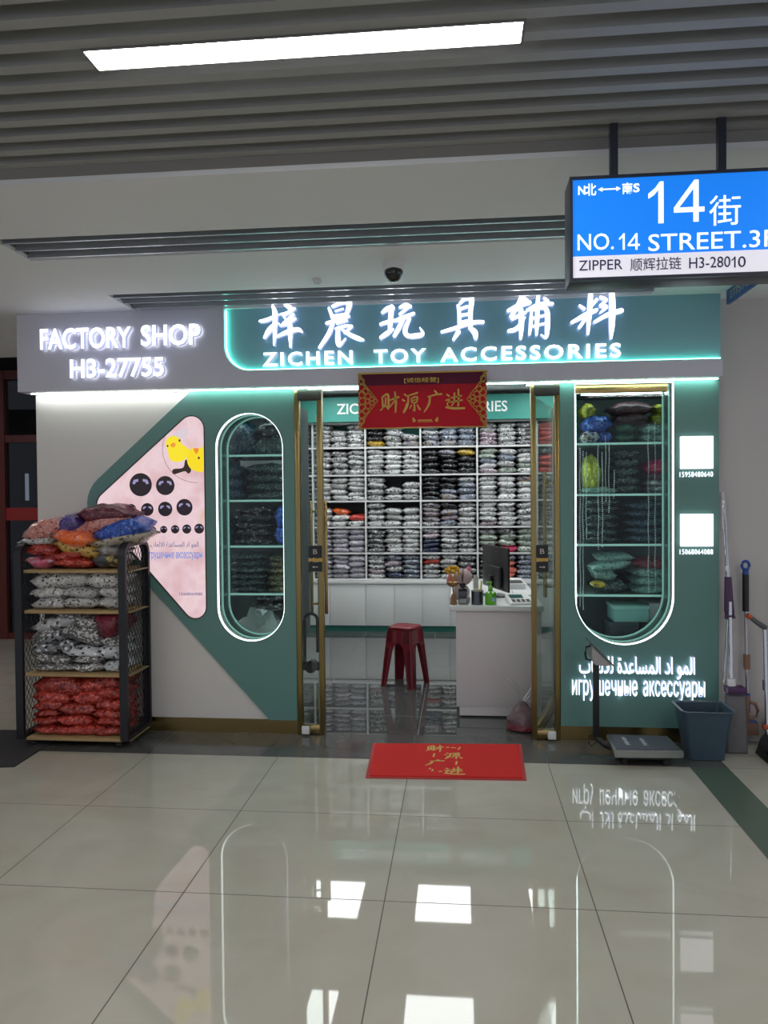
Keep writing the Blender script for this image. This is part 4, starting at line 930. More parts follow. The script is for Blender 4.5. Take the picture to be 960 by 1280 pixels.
# ------------------------------------------------------------------ ceiling devices
t = thing('dome_camera', 'white security camera with dark dome on the ceiling above the sign', 'camera', (-0.334, 4.03, CZ))
bm = B(); lathe(bm, [(0,0),(0.062,0),(0.064,-0.015),(0.058,-0.045),(0.050,-0.052),(0,-0.052)], (-0.334,4.03,CZ), 28); obj('housing', bm, WHITE_PL, t)
bm = B(); ball(bm, (-0.334,4.018,CZ-0.058), 0.049, 24); obj('lens_dome', bm, BLACK_G, t)
bm = B(); ball(bm, (-0.330,3.974,CZ-0.066), 0.010, 12); obj('lens', bm, mat('lens glint', srgb(70,74,90), 0.1), t)
t = thing('smoke_detector', 'small white smoke detector on the ceiling near the camera', 'detector', (-0.784,4.29,CZ))
bm = B(); lathe(bm, [(0,0),(0.030,0),(0.031,-0.012),(0,-0.012)], (-0.784,4.29,CZ), 20); obj('base', bm, WHITE_PL, t)
bm = B(); lathe(bm, [(0,-0.0121),(0.022,-0.0121),(0.021,-0.026),(0.012,-0.030),(0,-0.030)], (-0.784,4.29,CZ), 20); obj('sensor_cap', bm, WHITE_PL, t)

# ------------------------------------------------------------------ rack of bags
RX = lambda px: -2.778+(px-20)*0.005227
RZ = lambda py: 1.118-(py-713)*0.00503
t = thing('rolling_rack', 'black steel rolling rack with mesh sides and wooden shelves holding bags', 'rack', (-2.42, 4.76, 0))
RY0, RY1 = 4.60, 4.955; zb, zt = 0.055, 1.275
for x in (-2.765, -2.085):
    r = 0.07; w2 = 0.024
    path = [(RY0, zb)] + [(RY0+r-r*math.cos(a), zt-r+r*math.sin(a)) for a in [PI/2*k/8 for k in range(9)]] + [(RY1-r+r*math.sin(a), zt-r+r*math.cos(a)) for a in [PI/2*k/8 for k in range(9)]] + [(RY1, zb)]
    bm = B(); rings = []
    for i, (yy, z) in enumerate(path):
        a = Vector(path[max(i-1,0)]); b = Vector(path[min(i+1,len(path)-1)]); d = (b-a).normalized(); n = Vector((d.y, -d.x))*0.013
        rings.append([bm.verts.new((x+sx*w2, yy+sn*n.x, z+sn*n.y)) for sx, sn in ((-1,-1),(1,-1),(1,1),(-1,1))])
    for u, v in zip(rings, rings[1:]):
        for k in range(4): bm.faces.new((u[k], u[(k+1)%4], v[(k+1)%4], v[k]))
    bm.faces.new(rings[0]); bm.faces.new(rings[-1][::-1]); bmesh.ops.recalc_face_normals(bm, faces=bm.faces[:])
    box(bm, x-w2, x+w2, RY0+0.012, RY1-0.012, zb, zb+0.025)
    obj('side_frame', bm, STEEL_B, t)
    bm = B(); dy, dz = 0.042, 0.062                         # expanded diamond mesh
    y0, y1, z0, z1 = RY0+0.012, RY1-0.012, zb+0.02, zt-0.02
    def seg(p, q):
        (ya, za), (yb, zb2) = p, q
        ts = [0.0, 1.0]; 
        dyy, dzz = yb-ya, zb2-za; lo, hi = 0.0, 1.0
        for o, d, mn, mx2 in ((ya, dyy, y0, y1), (za, dzz, z0, z1)):
            if abs(d) < 1e-9: continue
            t0, t1 = (mn-o)/d, (mx2-o)/d
            if t0 > t1: t0, t1 = t1, t0
            lo, hi = max(lo, t0), min(hi, t1)
        if hi-lo > 0.01: tube(bm, [(x, ya+dyy*lo, za+dzz*lo), (x, ya+dyy*hi, za+dzz*hi)], 0.0022, 4, False)
    slope = dz/dy; H_ = z1-z0; Wd = y1-y0
    c = z0-slope*Wd
    while c < z1:
        seg((y0, c), (y1, c+slope*Wd)); seg((y1, c), (y0, c+slope*Wd)); c += dz
    obj('side_mesh', bm, STEEL_B, t)
for z in (1.118, 0.862, 0.465, 0.060):
    bm = B(); box(bm, -2.738, -2.112, RY0+0.012, RY1-0.01, z-0.018, z, 0.002); obj('shelf_board', bm, WOOD, t)
    bm = B(); box(bm, -2.111, -2.058, RY0+0.03, RY1-0.03, z-0.016, z-0.010); obj('shelf_bracket', bm, mat('bracket tan', srgb(150,130,90), 0.5), t)
for x in (-2.70, -2.14):
    for y in (RY0+0.03, RY1-0.05):
        o = B(); box(o, x-0.012, x+0.012, y-0.015, y+0.02, 0.034, 0.042); o2 = obj('caster', o, BLACK, t)
        bm = B(); tube(bm, [(x-0.009,y+0.008,0.019),(x+0.009,y+0.008,0.019)], 0.0185, 16); obj('wheel', bm, BLACK, o2)
        bm = B(); tube(bm, [(x-0.0105,y+0.008,0.019),(x+0.0105,y+0.008,0.019)], 0.008, 10); obj('hub', bm, mat('hub grey', srgb(150,150,150), 0.3, 0.6), o2)
GR_ = 'bags on the rolling rack'
rk = random.Random(4)
def rbag(kind, px0, px1, py0, py1, label, tilt=0.0, dy=0.0, dp=0.30, name=None):
    w3, h3 = (px1-px0)*0.005227*1.06, (py1-py0)*0.00503*1.10
    xc = RX((px0+px1)/2)
    if RZ(py0) < 1.118: w3 = min(w3, 0.62); xc = min(max(xc, -2.738+w3/2), -2.112-w3/2)
    put_bag(kind, rk.randrange(60, 74), (w3, dp, max(0.035,h3)), (xc, 4.79+dy, RZ((py0+py1)/2)), (rk.uniform(-.04,.04), tilt, rk.uniform(-.04,.04)), label, GR_)
T_ = ' on the rack top'
rbag('pompom', 22, 62, 696, 712, 'pink pompom bag lowest beside the coral ones'+T_); rbag('coral', 56, 112, 699, 712, 'coral bag lying on the uppermost board'+T_); rbag('multi', 108, 143, 693, 712, 'dark bag of many coloured balls'+T_)
rbag('coral', 42, 98, 690, 703, 'coral bag in the middle of the heap'+T_, -.08); rbag('coral', 22, 66, 682, 697, 'coral bag over the pink pompom one'+T_); rbag('grey ball', 112, 146, 682, 697, 'pale grey ball bag over the many coloured one'+T_)
rbag('leopard', 58, 120, 676, 697, 'yellow leopard spotted bag'+T_, .18); rbag('specks', 14, 62, 672, 683, 'flat white bag with black specks'+T_, -.03); rbag('beige', 104, 177, 664, 684, 'beige spotted bag overhanging the mesh side'+T_, -.16)
rbag('rose', 20, 74, 651, 677, 'plump rose bag at the passage end'+T_, -.22); rbag('purple', 60, 96, 646, 676, 'purple bag leaning between the rose ones'+T_, -.75); rbag('orange', 63, 115, 664, 684, 'bright orange bag at the front'+T_, .05, -.05)
rbag('rose', 84, 158, 646, 668, 'rose bag under the maroon one'+T_, -.2); rbag('blue', 112, 176, 651, 677, 'bright blue bag'+T_, -.18, -.02); rbag('maroon', 88, 156, 633, 655, 'maroon bag crowning the heap'+T_, -.02)
for j, (y0, y1) in enumerate(((749,764),(736,750),(716,738))):
    for i, (a, b) in enumerate(((21,69),(67,118),(114,146))):
        if j == 2: a, b = ((17,64),(58,105),(98,146))[i]
        rbag('specks', a, b, y0, y1, 'black specked white bag, %s up, %s across, second rack shelf' % (WORDS[j+1], WORDS[i+1]), (-.1 if j == 2 else 0))
third = [('pearl',20,78,832,844,0),('pearl',78,122,831,844,0),('silver',120,146,829,844,0),('pearl',23,74,821,833,.1),('pearl',82,120,822,832,0),('dark grey',19,56,805,823,-.1),('silver',70,122,811,825,.05),('silver',112,146,809,828,0),('dark grey',64,84,803,820,.6),
         ('pearl',23,56,789,807,-.2),('dark grey',37,74,792,811,-.25),('pearl',66,124,783,808,.25),('pearl',118,146,797,812,.05),('silver',24,82,774,792,-.25),('pearl',84,120,771,790,-.1),('pearl',60,104,765,779,.15)]
for i, (k, a, b, y0, y1, tl) in enumerate(third):
    place = ('on the board at the passage end','on the board mid shelf','on the board at the mesh end','on the end bag, second layer','small, second layer mid shelf','third layer, poking out at the passage end','third layer mid shelf','third layer at the mesh end','folded down between two piles','fourth layer at the passage end','fourth layer, slanting','fourth layer, big, mid shelf','fourth layer at the mesh end','slanting near the top','near the top beside the crimson bag','uppermost')[i]
    rbag(k, a, b, y0, y1, '%s bead bag %s, third rack shelf' % ({'pearl':'white'}.get(k, k), place), tl)
rbag('crimson', 112, 146, 767, 798, 'crimson bag under the board, third rack shelf', .1, -.03)
bm = crumple(RX(24), RX(60), 4.66, 4.90, 0, 0.02, 8, 8); bm.transform(Matrix.Translation((RX(42),0,RZ(783))) @ Matrix.Rotation(-.35,4,'Y') @ Matrix.Translation((-RX(42),0,0)))
solo('paper_sheet', 'beige paper sheet slanting on the bags of the third rack shelf', 'paper', bm, mat('beige paper', srgb(160,148,120), 0.7), smooth=20)
low = [(28,82,911,924),(66,126,909,924),(108,146,912,924),(28,64,900,912),(58,108,898,913),(110,146,898,913),(28,66,891,902),(106,146,888,904),(27,68,879,894),(60,112,881,899),(110,146,876,893),(26,76,866,885),(78,122,866,886),(110,146,860,880),(28,98,846,876),(86,124,851,869),(108,146,846,866)]
wh = ['lowest layer at the passage end','lowest layer mid shelf','lowest layer at the mesh end','second layer at the passage end','second layer mid shelf','second layer at the mesh end','third layer at the passage end','third layer at the mesh end','fourth layer at the passage end','fourth layer mid shelf','fourth layer at the mesh end','fifth layer at the passage end','fifth layer mid shelf','fifth layer at the mesh end','big, topmost at the passage end','topmost mid shelf','topmost at the mesh end']
for (a, b, y0, y1), l in zip(low, wh): rbag('coral', a, b, y0, y1, 'coral red bag, %s, bottom rack shelf' % l, rk.uniform(-.1,.1), 0, 0.31)

# ------------------------------------------------------------------ counter and what stands on it
t = thing('counter', 'pale laminate sales counter just inside the glass door', 'counter', (0.28, 5.45, 0))
bm = B(); box(bm, -0.034, 0.560, 5.45, 7.0, 0.075, 0.753, 0.002); obj('body', bm, COUNTER, t)
bm = B(); box(bm, -0.078, 0.575, 5.425, 7.02, 0.755, 0.790, 0.003); obj('counter_top', bm, WHITE_P, t)
bm = B(); box(bm, -0.012, 0.555, 5.455, 6.95, 0.012, 0.0745); obj('plinth', bm, COUNTER, t)
bm = B(); box(bm, 0.0, 0.55, 5.50, 6.95, 0.0, 0.0119); obj('plinth_foot', bm, BLACK, t)
CT = 0.790
t = thing('soap_bottle', 'green pump soap bottle on the counter edge', 'soap bottle', (0.212, 5.50, CT))
bm = B(); lathe(bm, [(0,0),(0.036,0),(0.040,0.006),(0.040,0.065),(0.037,0.085),(0.020,0.095),(0.012,0.099),(0.012,0.108),(0,0.108)], (0.212,5.50,CT), 24, 1.0, 0.75); obj('bottle_body', bm, mat('green soap', srgb(96,178,30), 0.25, coat=0.4), t)
bm = B(); lathe(bm, [(0,0.1081),(0.014,0.1081),(0.014,0.130),(0.005,0.133),(0.005,0.155),(0.011,0.156),(0.011,0.164),(0,0.165)], (0.212,5.50,CT), 16); tube(bm, [(0.212,5.50,CT+0.160),(0.190,5.50,CT+0.161),(0.178,5.50,CT+0.155)], 0.005, 8); obj('pump', bm, mat('light green plastic', srgb(120,200,60), 0.35), t)
bm = B(); box(bm, 0.220, 0.242, 5.467, 5.470, CT+0.028, CT+0.055, 0.001); obj('sticker', bm, mat('pale blue sticker', srgb(150,180,190), 0.5), t)
t = thing('dried_flowers', 'yellow dried flowers in a small wooden holder at the counter corner', 'flowers', (-0.055, 5.50, CT))
bm = B(); lathe(bm, [(0,0),(0.026,0),(0.018,0.05),(0.013,0.075),(0,0.075)], (-0.050,5.50,CT), 4, 1.0, 1.0); obj('holder', bm, mat('brown wood', srgb(150,112,76), 0.6), t)
bm = B(); lathe(bm, [(0.010,0.125),(0.030,0.136),(0.043,0.152),(0.044,0.160),(0.038,0.158),(0,0.140)], (-0.055,5.50,CT), 20); tube(bm, [(-0.050,5.50,CT+0.0751),(-0.054,5.50,CT+0.128)], 0.005, 8); obj('bowl', bm, mat('brass bowl', srgb(170,130,80), 0.35, 0.6), t)
bm = B(); r3 = random.Random(2)
for k in range(46):
    a, q = r3.uniform(0,2*PI), r3.uniform(0,1)**.5
    p = Vector((-0.052+0.050*q*math.cos(a), 5.50+0.045*q*math.sin(a), CT+0.235+0.030*(1-q*q)+r3.uniform(-.016,.014)))
    bmesh.ops.create_icosphere(bm, subdivisions=1, radius=r3.uniform(0.008,0.014), matrix=Matrix.Translation(p))
    if k % 3 == 0: tube(bm, [(-0.055,5.50,CT+0.150), tuple(p)], 0.0015, 4, False)
obj('blossom', bm, mat('mustard blossom', srgb(206,160,40), 0.8), t)
t = thing('plush_toy', 'pale pink stuffed toy sitting behind the bottles on the counter', 'toy', (0.01, 5.66, CT))
PINK, PINK2 = mat('pale pink plush', srgb(206,178,180), 0.95, bump=.4, bscale=300), mat('pink plush', srgb(226,130,150), 0.95)
bm = B(); ball(bm, (0.005,5.68,CT+0.065), (0.062,0.055,0.066), 20); obj('body', bm, PINK, t)
bm = B(); ball(bm, (0.015,5.67,CT+0.178), (0.072,0.06,0.062), 22); obj('head', bm, PINK, t)
for x in (-0.03, 0.062):
    bm = B(); ball(bm, (x,5.68,CT+0.238), (0.017,0.010,0.020), 12); obj('ear', bm, PINK2, t)
for x in (-0.055, 0.05):
    bm = B(); ball(bm, (x,5.625,CT+0.025), (0.022,0.035,0.022), 12); obj('foot', bm, PINK, t)
bm = B(); ball(bm, (-0.075,5.67,CT+0.155), (0.026,0.02,0.045), 12); obj('bow', bm, PINK2, t)
t = thing('reed_diffuser', 'black reed diffuser bottle with thin dark sticks on the counter', 'diffuser', (0.018, 5.53, CT))
bm = B(); box(bm, -0.016, 0.046, 5.505, 5.56, CT, CT+0.110, 0.006); lathe(bm, [(0,0.110),(0.013,0.110),(0.013,0.122),(0,0.122)], (0.015,5.532,CT), 14); obj('bottle', bm, mat('black glass', srgb(20,20,24), 0.08, coat=.5), t)
bm = B(); lathe(bm, [(0,0.1221),(0.020,0.1221),(0.020,0.148),(0,0.148)], (0.015,5.532,CT), 16); obj('collar', bm, BLACK, t)
for dx in (-0.018, -0.006, 0.004, 0.012):
    bm = B(); tube(bm, [(0.015,5.532,CT+0.1481),(0.015+dx,5.532,CT+0.268)], 0.0016, 5); obj('reed', bm, BLACK, t)
bm = B(); box(bm, -0.012, 0.042, 5.5035, 5.5049, CT+0.008, CT+0.04); obj('base_plate', bm, mat('clear base', srgb(150,150,154), 0.1), t)
t = thing('pen_pot', 'metal mesh pot holding pens and a white bottle on the counter', 'pot', (0.118, 5.52, CT))
bm = B(); lathe(bm, [(0,0),(0.042,0),(0.042,0.098),(0.039,0.098),(0.039,0.004),(0,0.004)], (0.118,5.52,CT), 24); obj('pot', bm, mat('dull metal pot', srgb(92,96,100), 0.25, .8), t)
bm = B(); tube(bm, [(0.118+0.0425*math.cos(2*PI*k/24),5.52+0.0425*math.sin(2*PI*k/24),CT+0.098) for k in range(24)], 0.003, 6, False, True); obj('rim', bm, mat('pale rim', srgb(190,190,186), 0.3, .4), t)
bm = B(); lathe(bm, [(0,0.02),(0.018,0.02),(0.018,0.185),(0.012,0.205),(0,0.207)], (0.108,5.535,CT), 16); solo('white_bottle', 'slim white capped bottle standing in the metal pot', 'bottle', bm, mat('off white bottle', srgb(190,186,182), 0.4))
bm = B(); tube(bm, [(0.135,5.525,CT+0.006),(0.150,5.535,CT+0.165)], 0.006, 8); solo('marker', 'yellow marker pen leaning in the metal pot', 'pen', bm, mat('yellow plastic', srgb(206,196,60), 0.4))
bm = B(); box(bm, 0.093, 0.143, 5.490, 5.515, CT+0.1012, CT+0.112, 0.003); bm.transform(Matrix.Identity(4)); solo('sponge', 'cream sponge resting across the metal pot rim', 'sponge', bm, mat('cream sponge', srgb(216,204,160), 0.9))
# monitor, back towards the door
md = Vector((-0.17, 0.55)); ma = math.atan2(md.y, md.x)
t = thing('monitor', 'black computer monitor seen from behind on the counter', 'monitor', (0.275, 5.98, CT), ma)
bm = B(); box(bm, -0.285, 0.285, 0.0, 0.014, 0.058, 0.385, 0.004); obj('screen_shell', bm, BLACK, t, local=True)
bm = B(); box(bm, -0.17, 0.17, 0.0141, 0.040, 0.075, 0.235, 0.008); obj('back_housing', bm, BLACK, t, local=True)
bm = B(); box(bm, -0.03, 0.03, 0.0405, 0.058, 0.0, 0.16, 0.004); obj('stand_neck', bm, BLACK, t, local=True)
bm = B(); box(bm, -0.11, 0.11, -0.07, 0.10, 0.0, 0.0115, 0.004); obj('stand_base', bm, BLACK_G, t, local=True)
bm = B(); tube(bm, [(0.03*math.cos(2*PI*k/20)-0.03, 0.0145, 0.33+0.012*math.sin(2*PI*k/20)) for k in range(20)], 0.0015, 5, False, True); obj('emblem', bm, mat('dark emblem', srgb(52,52,56), 0.3), t, local=True)
bm = B(); box(bm, -0.281, 0.281, -0.0015, -0.0002, 0.066, 0.379); obj('display', bm, mat('display glass dark', srgb(30,34,40), 0.1), t, local=True)
# card terminal and papers
t = thing('card_terminal', 'white desk terminal with dark display at the front of the counter', 'terminal', (0.42, 5.56, CT), 0.15)
bm = B()
vs = [bm.verts.new(p) for x in (-0.085,0.085) for p in ((x,-0.09,0),(x,0.11,0),(x,0.11,0.055),(x,-0.09,0.016))]
for q in ((0,1,2,3),(7,6,5,4),(0,4,5,1),(1,5,6,2),(2,6,7,3),(3,7,4,0)): bm.faces.new([vs[i] for i in q])
bmesh.ops.recalc_face_normals(bm, faces=bm.faces[:]); bmesh.ops.bevel(bm, geom=bm.edges[:], offset=0.004, segments=2, affect='EDGES'); obj('shell', bm, WHITE_PL, t, local=True)
sl = math.atan2(0.039, 0.20)
bm = B(); box(bm, -0.065, 0.03, 0.02, 0.09, 0.0, 0.003); bm.transform(Matrix.Translation((0,0,0.0345)) @ Matrix.Rotation(sl,4,'X')); obj('display', bm, BLACK_G, t, local=True)
for i in range(4):
    for j in range(2):
        bm = B(); box(bm, -0.065+i*0.034, -0.040+i*0.034, -0.065+j*0.03, -0.044+j*0.03, 0.0, 0.004, 0.001); bm.transform(Matrix.Translation((0,0,0.0345)) @ Matrix.Rotation(sl,4,'X')); obj('key', bm, mat('dark keys', srgb(60,56,60), 0.5), t, local=True)
bm = B(); box(bm, 0.41, 0.565, 5.98, 6.30, CT, CT+0.012, 0.002); solo('paper_pad', 'stack of white forms lying on the counter behind the terminal', 'paper', bm, mat('white paper', srgb(220,222,222), 0.7))
bm = B(); box(bm, 0.31, 0.53, 6.40, 6.85, CT, CT+0.05, 0.004); t = thing('printer', 'low white printer at the rear of the counter', 'printer', (0.425,6.4,CT)); obj('shell', bm, WHITE_PL, t)
bm = B(); box(bm, 0.34, 0.51, 6.42, 6.60, CT+0.0501, CT+0.056, 0.001); obj('tray', bm, mat('dark tray', srgb(50,52,54), 0.4), t)

# ------------------------------------------------------------------ red stool
cx, cy = -0.462, 6.385; t = thing('stool', 'dark red plastic stool standing inside the shop doorway', 'stool', (cx, cy, 0), math.radians(-24))
ht, st_, sb = 0.490, 0.114, 0.156
bm = B(); o = [(p.x, p.y) for p in rpoly([(-st_,-st_),(st_,-st_),(st_,st_),(-st_,st_)], 0.06)]
lo = [bm.verts.new((x*1.02,y*1.02,ht-0.02)) for x, y in o]; m1 = [bm.verts.new((x*1.01,y*1.01,ht-0.004)) for x, y in o]; m2 = [bm.verts.new((x*0.96,y*0.96,ht)) for x, y in o]
for a, b in ((lo,m1),(m1,m2)):
    for k in range(len(o)): bm.faces.new((a[k],a[(k+1)%len(o)],b[(k+1)%len(o)],b[k]))
bm.faces.new(m2); bm.faces.new(lo[::-1]); bmesh.ops.recalc_face_normals(bm, faces=bm.faces[:]); obj('seat', bm, RED_PL, t, local=True)
def S2(z): return st_+(sb-st_)*(ht-0.02-z)/(ht-0.02)
for qx, qy in ((-1,-1),(1,-1),(1,1),(-1,1)):
    bm = B()
    for ax in (0, 1):
        pts = []; zs2 = [0.0, 0.08, 0.16, 0.24, 0.30, 0.335, 0.355, 0.36, 0.4649]
        rows2 = []
        for z in zs2:
            s = S2(z); leg = 0.054+0.022*z/0.3
            if z >= 0.30: u = min(1, (z-0.30)/0.06); leg = leg+(s-leg)*(1-math.sqrt(max(0,1-u*u)))
            if z >= 0.36: leg = s
            e = 0.022
            a = (s*1.0, s-e*0.3); 
            P = [(s-e, s) , (s-leg, s)] if z < 0.36 else [(s-e, s), (0.0, s)]
            rows2.append((z, s, P, e))
        outer, inner = [], []
        for z, s, P, e in rows2:
            def place(u, v):
                return (qx*u, qy*v, z) if ax == 0 else (qx*v, qy*u, z)
            outer.append([bm.verts.new(place(P[0][0], s)), bm.verts.new(place(P[1][0], s))])
            inner.append([bm.verts.new(place(P[0][0], s-0.012)), bm.verts.new(place(P[1][0], s-0.012))])
        for k in range(len(rows2)-1):
            bm.faces.new((outer[k][0],outer[k][1],outer[k+1][1],outer[k+1][0])); bm.faces.new((inner[k][0],inner[k+1][0],inner[k+1][1],inner[k][1]))
            bm.faces.new((outer[k][1],inner[k][1],inner[k+1][1],outer[k+1][1]))
        bm.faces.new((outer[0][0],inner[0][0],inner[0][1],outer[0][1]))
    prev = None                                              # rounded corner of the leg
    for z in [0.0, 0.08, 0.16, 0.24, 0.30, 0.36, 0.4649]:
        s = S2(z); e = 0.022
        ring = [bm.verts.new((qx*(s-e+rr*math.cos(a)), qy*(s-e+rr*math.sin(a)), z)) for rr in (e, e-0.012) for a in ([PI/2*k/5 for k in range(6)] if rr == e else [PI/2*k/5 for k in range(5,-1,-1)])]
        if prev:
            for k in range(len(ring)): bm.faces.new((prev[k], prev[(k+1)%len(ring)], ring[(k+1)%len(ring)], ring[k]))
        else: bm.faces.new(ring)
        prev = ring
    bmesh.ops.remove_doubles(bm, verts=bm.verts[:], dist=0.0004); bmesh.ops.recalc_face_normals(bm, faces=bm.faces[:])
    obj('leg', bm, RED_PL, t, local=True, smooth=35)

# ------------------------------------------------------------------ red welcome mat
t = thing('doormat', 'red doormat with worn gold characters before the shop entrance', 'mat', (-0.09, 4.55, 0))
q = [(-0.531,4.224),(0.352,4.254),(0.372,4.862),(-0.558,4.815)]
def quadprism(q, z0, z1):
    bm = B(); lo = [bm.verts.new((x,y,z0)) for x, y in q]; hi = [bm.verts.new((x,y,z1)) for x, y in q]
    bm.faces.new(lo[::-1]); bm.faces.new(hi)
    for k in range(4): bm.faces.new((lo[k],lo[(k+1)%4],hi[(k+1)%4],hi[k]))
    return bm
obj('border', quadprism(q, 0.0, 0.006), MAT_EDGE, t, smooth=0)
c = Vector((-0.092,4.54)); q2 = [(c.x+(x-c.x)*0.955, c.y+(y-c.y)*0.945) for x, y in q]
obj('pile', quadprism(q2, 0.006, 0.012), MAT_RED, t, smooth=0)
MG = mat('worn gold print', srgb(206,176,96), 0.7)
def matchar(key, x0, x1, y0, y1):
    st = BG2[key]; xs_ = [p[0] for s in st for p in s]; ys_ = [p[1] for s in st for p in s]
    bm = B(); brush(bm, st, lambda x: x0+(x-min(xs_))/(max(xs_)-min(xs_))*(x1-x0), lambda y: y1-(y-min(ys_))/(max(ys_)-min(ys_))*(y1-y0), 0.00105, 0.0, 0.001)
    bm.transform(Matrix.Rotation(-PI/2,4,'X')); bm.transform(Matrix.Translation((0,0,0.0121)))
    for v in bm.verts: v.co.z = 0.0121+abs(v.co.z-0.0121)
    return bm
for key, x0, x1, y0, y1 in (('cai',-0.215,-0.115,4.665,4.785),('yuan',-0.10,0.0,4.545,4.650),('guang',-0.205,-0.105,4.425,4.520),('jin',-0.095,0.015,4.295,4.410)):
    bm = matchar(key, x0, x1, y0, y1)
    for v in bm.verts:
        # the glyph was laid out in x and height: turn height into depth along the mat
        pass
    obj('character', bm, MG, t, smooth=0)
for i, (x, y, a, l) in enumerate(((-0.05,4.745,0,0.03),(-0.015,4.735,1.3,0.05),(-0.085,4.75,.4,0.02),(-0.165,4.60,1.5,0.06),(-0.03,4.475,1.5,0.06),(-0.165,4.345,1.4,0.03),(-0.12,4.33,.3,0.02),(-0.18,4.37,1.2,0.02))):
    bm = B(); box(bm, -l/2, l/2, -0.005, 0.005, 0.0121, 0.0131); bm.transform(Matrix.Translation((x,y,0)) @ Matrix.Rotation(a,4,'Z')); obj('worn_stroke', bm, MG, t, smooth=0)
bm = quadprism([(-3.6,4.05),(-2.60,4.25),(-2.62,4.93),(-3.6,4.90)], 0.0, 0.008); t = thing('floor_mat', 'charcoal carpet mat on the tiles beside the rolling rack', 'mat', (-3.1,4.5,0)); obj('pile', bm, CARPET, t, smooth=0)

# ------------------------------------------------------------------ platform scale
t = thing('platform_scale', 'black and steel platform weighing scale by the teal pillar', 'scale', (1.06, 4.66, 0))
bm = B(); q = [(0.870,4.500),(1.262,4.520),(1.240,4.800),(0.880,4.810)]
lo = [bm.verts.new((x,y,0.055)) for x, y in q]; hi = [bm.verts.new((x,y,0.098)) for x, y in q]
bm.faces.new(lo[::-1]); bm.faces.new(hi)
for k in range(4): bm.faces.new((lo[k],lo[(k+1)%4],hi[(k+1)%4],hi[k]))
bmesh.ops.bevel(bm, geom=bm.edges[:], offset=0.006, segments=2, affect='EDGES'); obj('platform', bm, ALU, t)
c = Vector((1.063,4.66)); bm = quadprism([(c.x+(x-c.x)*0.93, c.y+(y-c.y)*0.91) for x, y in q], 0.0981, 0.1005); pl = obj('plate', bm, mat('slate plate', srgb(62,68,76), 0.6), t, smooth=0)
WT_M = mat('white print', srgb(200,205,205), 0.6)
for s, x, wd in (('6电子秤', 0.965, 0.035), ('BCHS', 1.06, 0.04)):
    bm = text('电子秤' if 'B' not in s else '称重', 0, 0.15, 0, wd, 0, 0.0008); bm.transform(Matrix.Translation((x,4.60,0.1006)) @ Matrix.Rotation(PI/2,4,'Z') @ Matrix.Rotation(-PI/2,4,'X')); bm.free()
for x, ws in ((0.955, (0.03,0.02,0.035,0.02,0.025)), (1.055, (0.028,0.03,0.03,0.03))):
    y = 4.60
    for wv in ws:                                            # rubbed white marks across the plate
        bm = B(); box(bm, x, x+0.028, y, y+0.005, 0.1006, 0.1011); box(bm, x+0.010, x+0.015, y+0.006, y+wv-0.006, 0.1006, 0.1011); box(bm, x, x+0.024, y+wv-0.006, y+wv-0.002, 0.1006, 0.1011); obj('print_mark', bm, WT_M, pl, smooth=0); y += wv+0.004
bm = B(); box(bm, 0.93, 1.19, 4.56, 4.75, 0.03, 0.0549); obj('base_frame', bm, BLACK, t)
for x in (0.94, 1.17):
    for y in (4.57, 4.74):
        bm = B(); lathe(bm, [(0,0),(0.02,0),(0.02,0.0299),(0,0.0299)], (x,y,0), 14); obj('foot', bm, BLACK, t)
bm = B(); tube(bm, [(0.93,4.66,0.042),(0.86,4.73,0.055),(0.817,4.77,0.085),(0.815,4.775,0.12)], 0.017, 10); obj('arm', bm, BLACK, t)
bm = B(); box(bm, 0.797, 0.832, 4.755, 4.79, 0.09, 0.545, 0.004); obj('post', bm, STEEL_B, t)
def xprism(pts, y0, y1):
    bm = B(); a = [bm.verts.new((x,y0,z)) for x, z in pts]; b = [bm.verts.new((x,y1,z)) for x, z in pts]
    bm.faces.new(a); bm.faces.new(b[::-1])
    for k in range(len(a)): bm.faces.new((a[k],b[k],b[(k+1)%len(a)],a[(k+1)%len(a)]))
    bmesh.ops.recalc_face_normals(bm, faces=bm.faces[:]); bmesh.ops.bevel(bm, geom=bm.edges[:], offset=0.004, segments=2, affect='EDGES'); return bm
hd = obj('display_head', xprism([(0.782,0.655),(0.896,0.545),(0.862,0.535),(0.795,0.545),(0.778,0.585)], 4.70, 4.84), mat('pale grey plastic', srgb(164,160,160), 0.35), t)
obj('keypad', xprism([(0.766,0.690),(0.912,0.540),(0.905,0.534),(0.759,0.684)], 4.69, 4.85), mat('slate keypad', srgb(96,104,106), 0.3), hd)
bm = B(); tube(bm, [(0.785,4.77,0.645),(0.757,4.77,0.640),(0.750,4.77,0.60),(0.757,4.77,0.563),(0.785,4.77,0.558)], 0.006, 8); obj('carry_loop', bm, BLACK, hd)
bm = B(); tube(bm, [(0.797,4.765,0.11),(0.772,4.76,0.10),(0.765,4.758,0.06),(0.785,4.76,0.035),(0.81,4.765,0.06)], 0.005, 6); obj('cable', bm, BLACK, t)

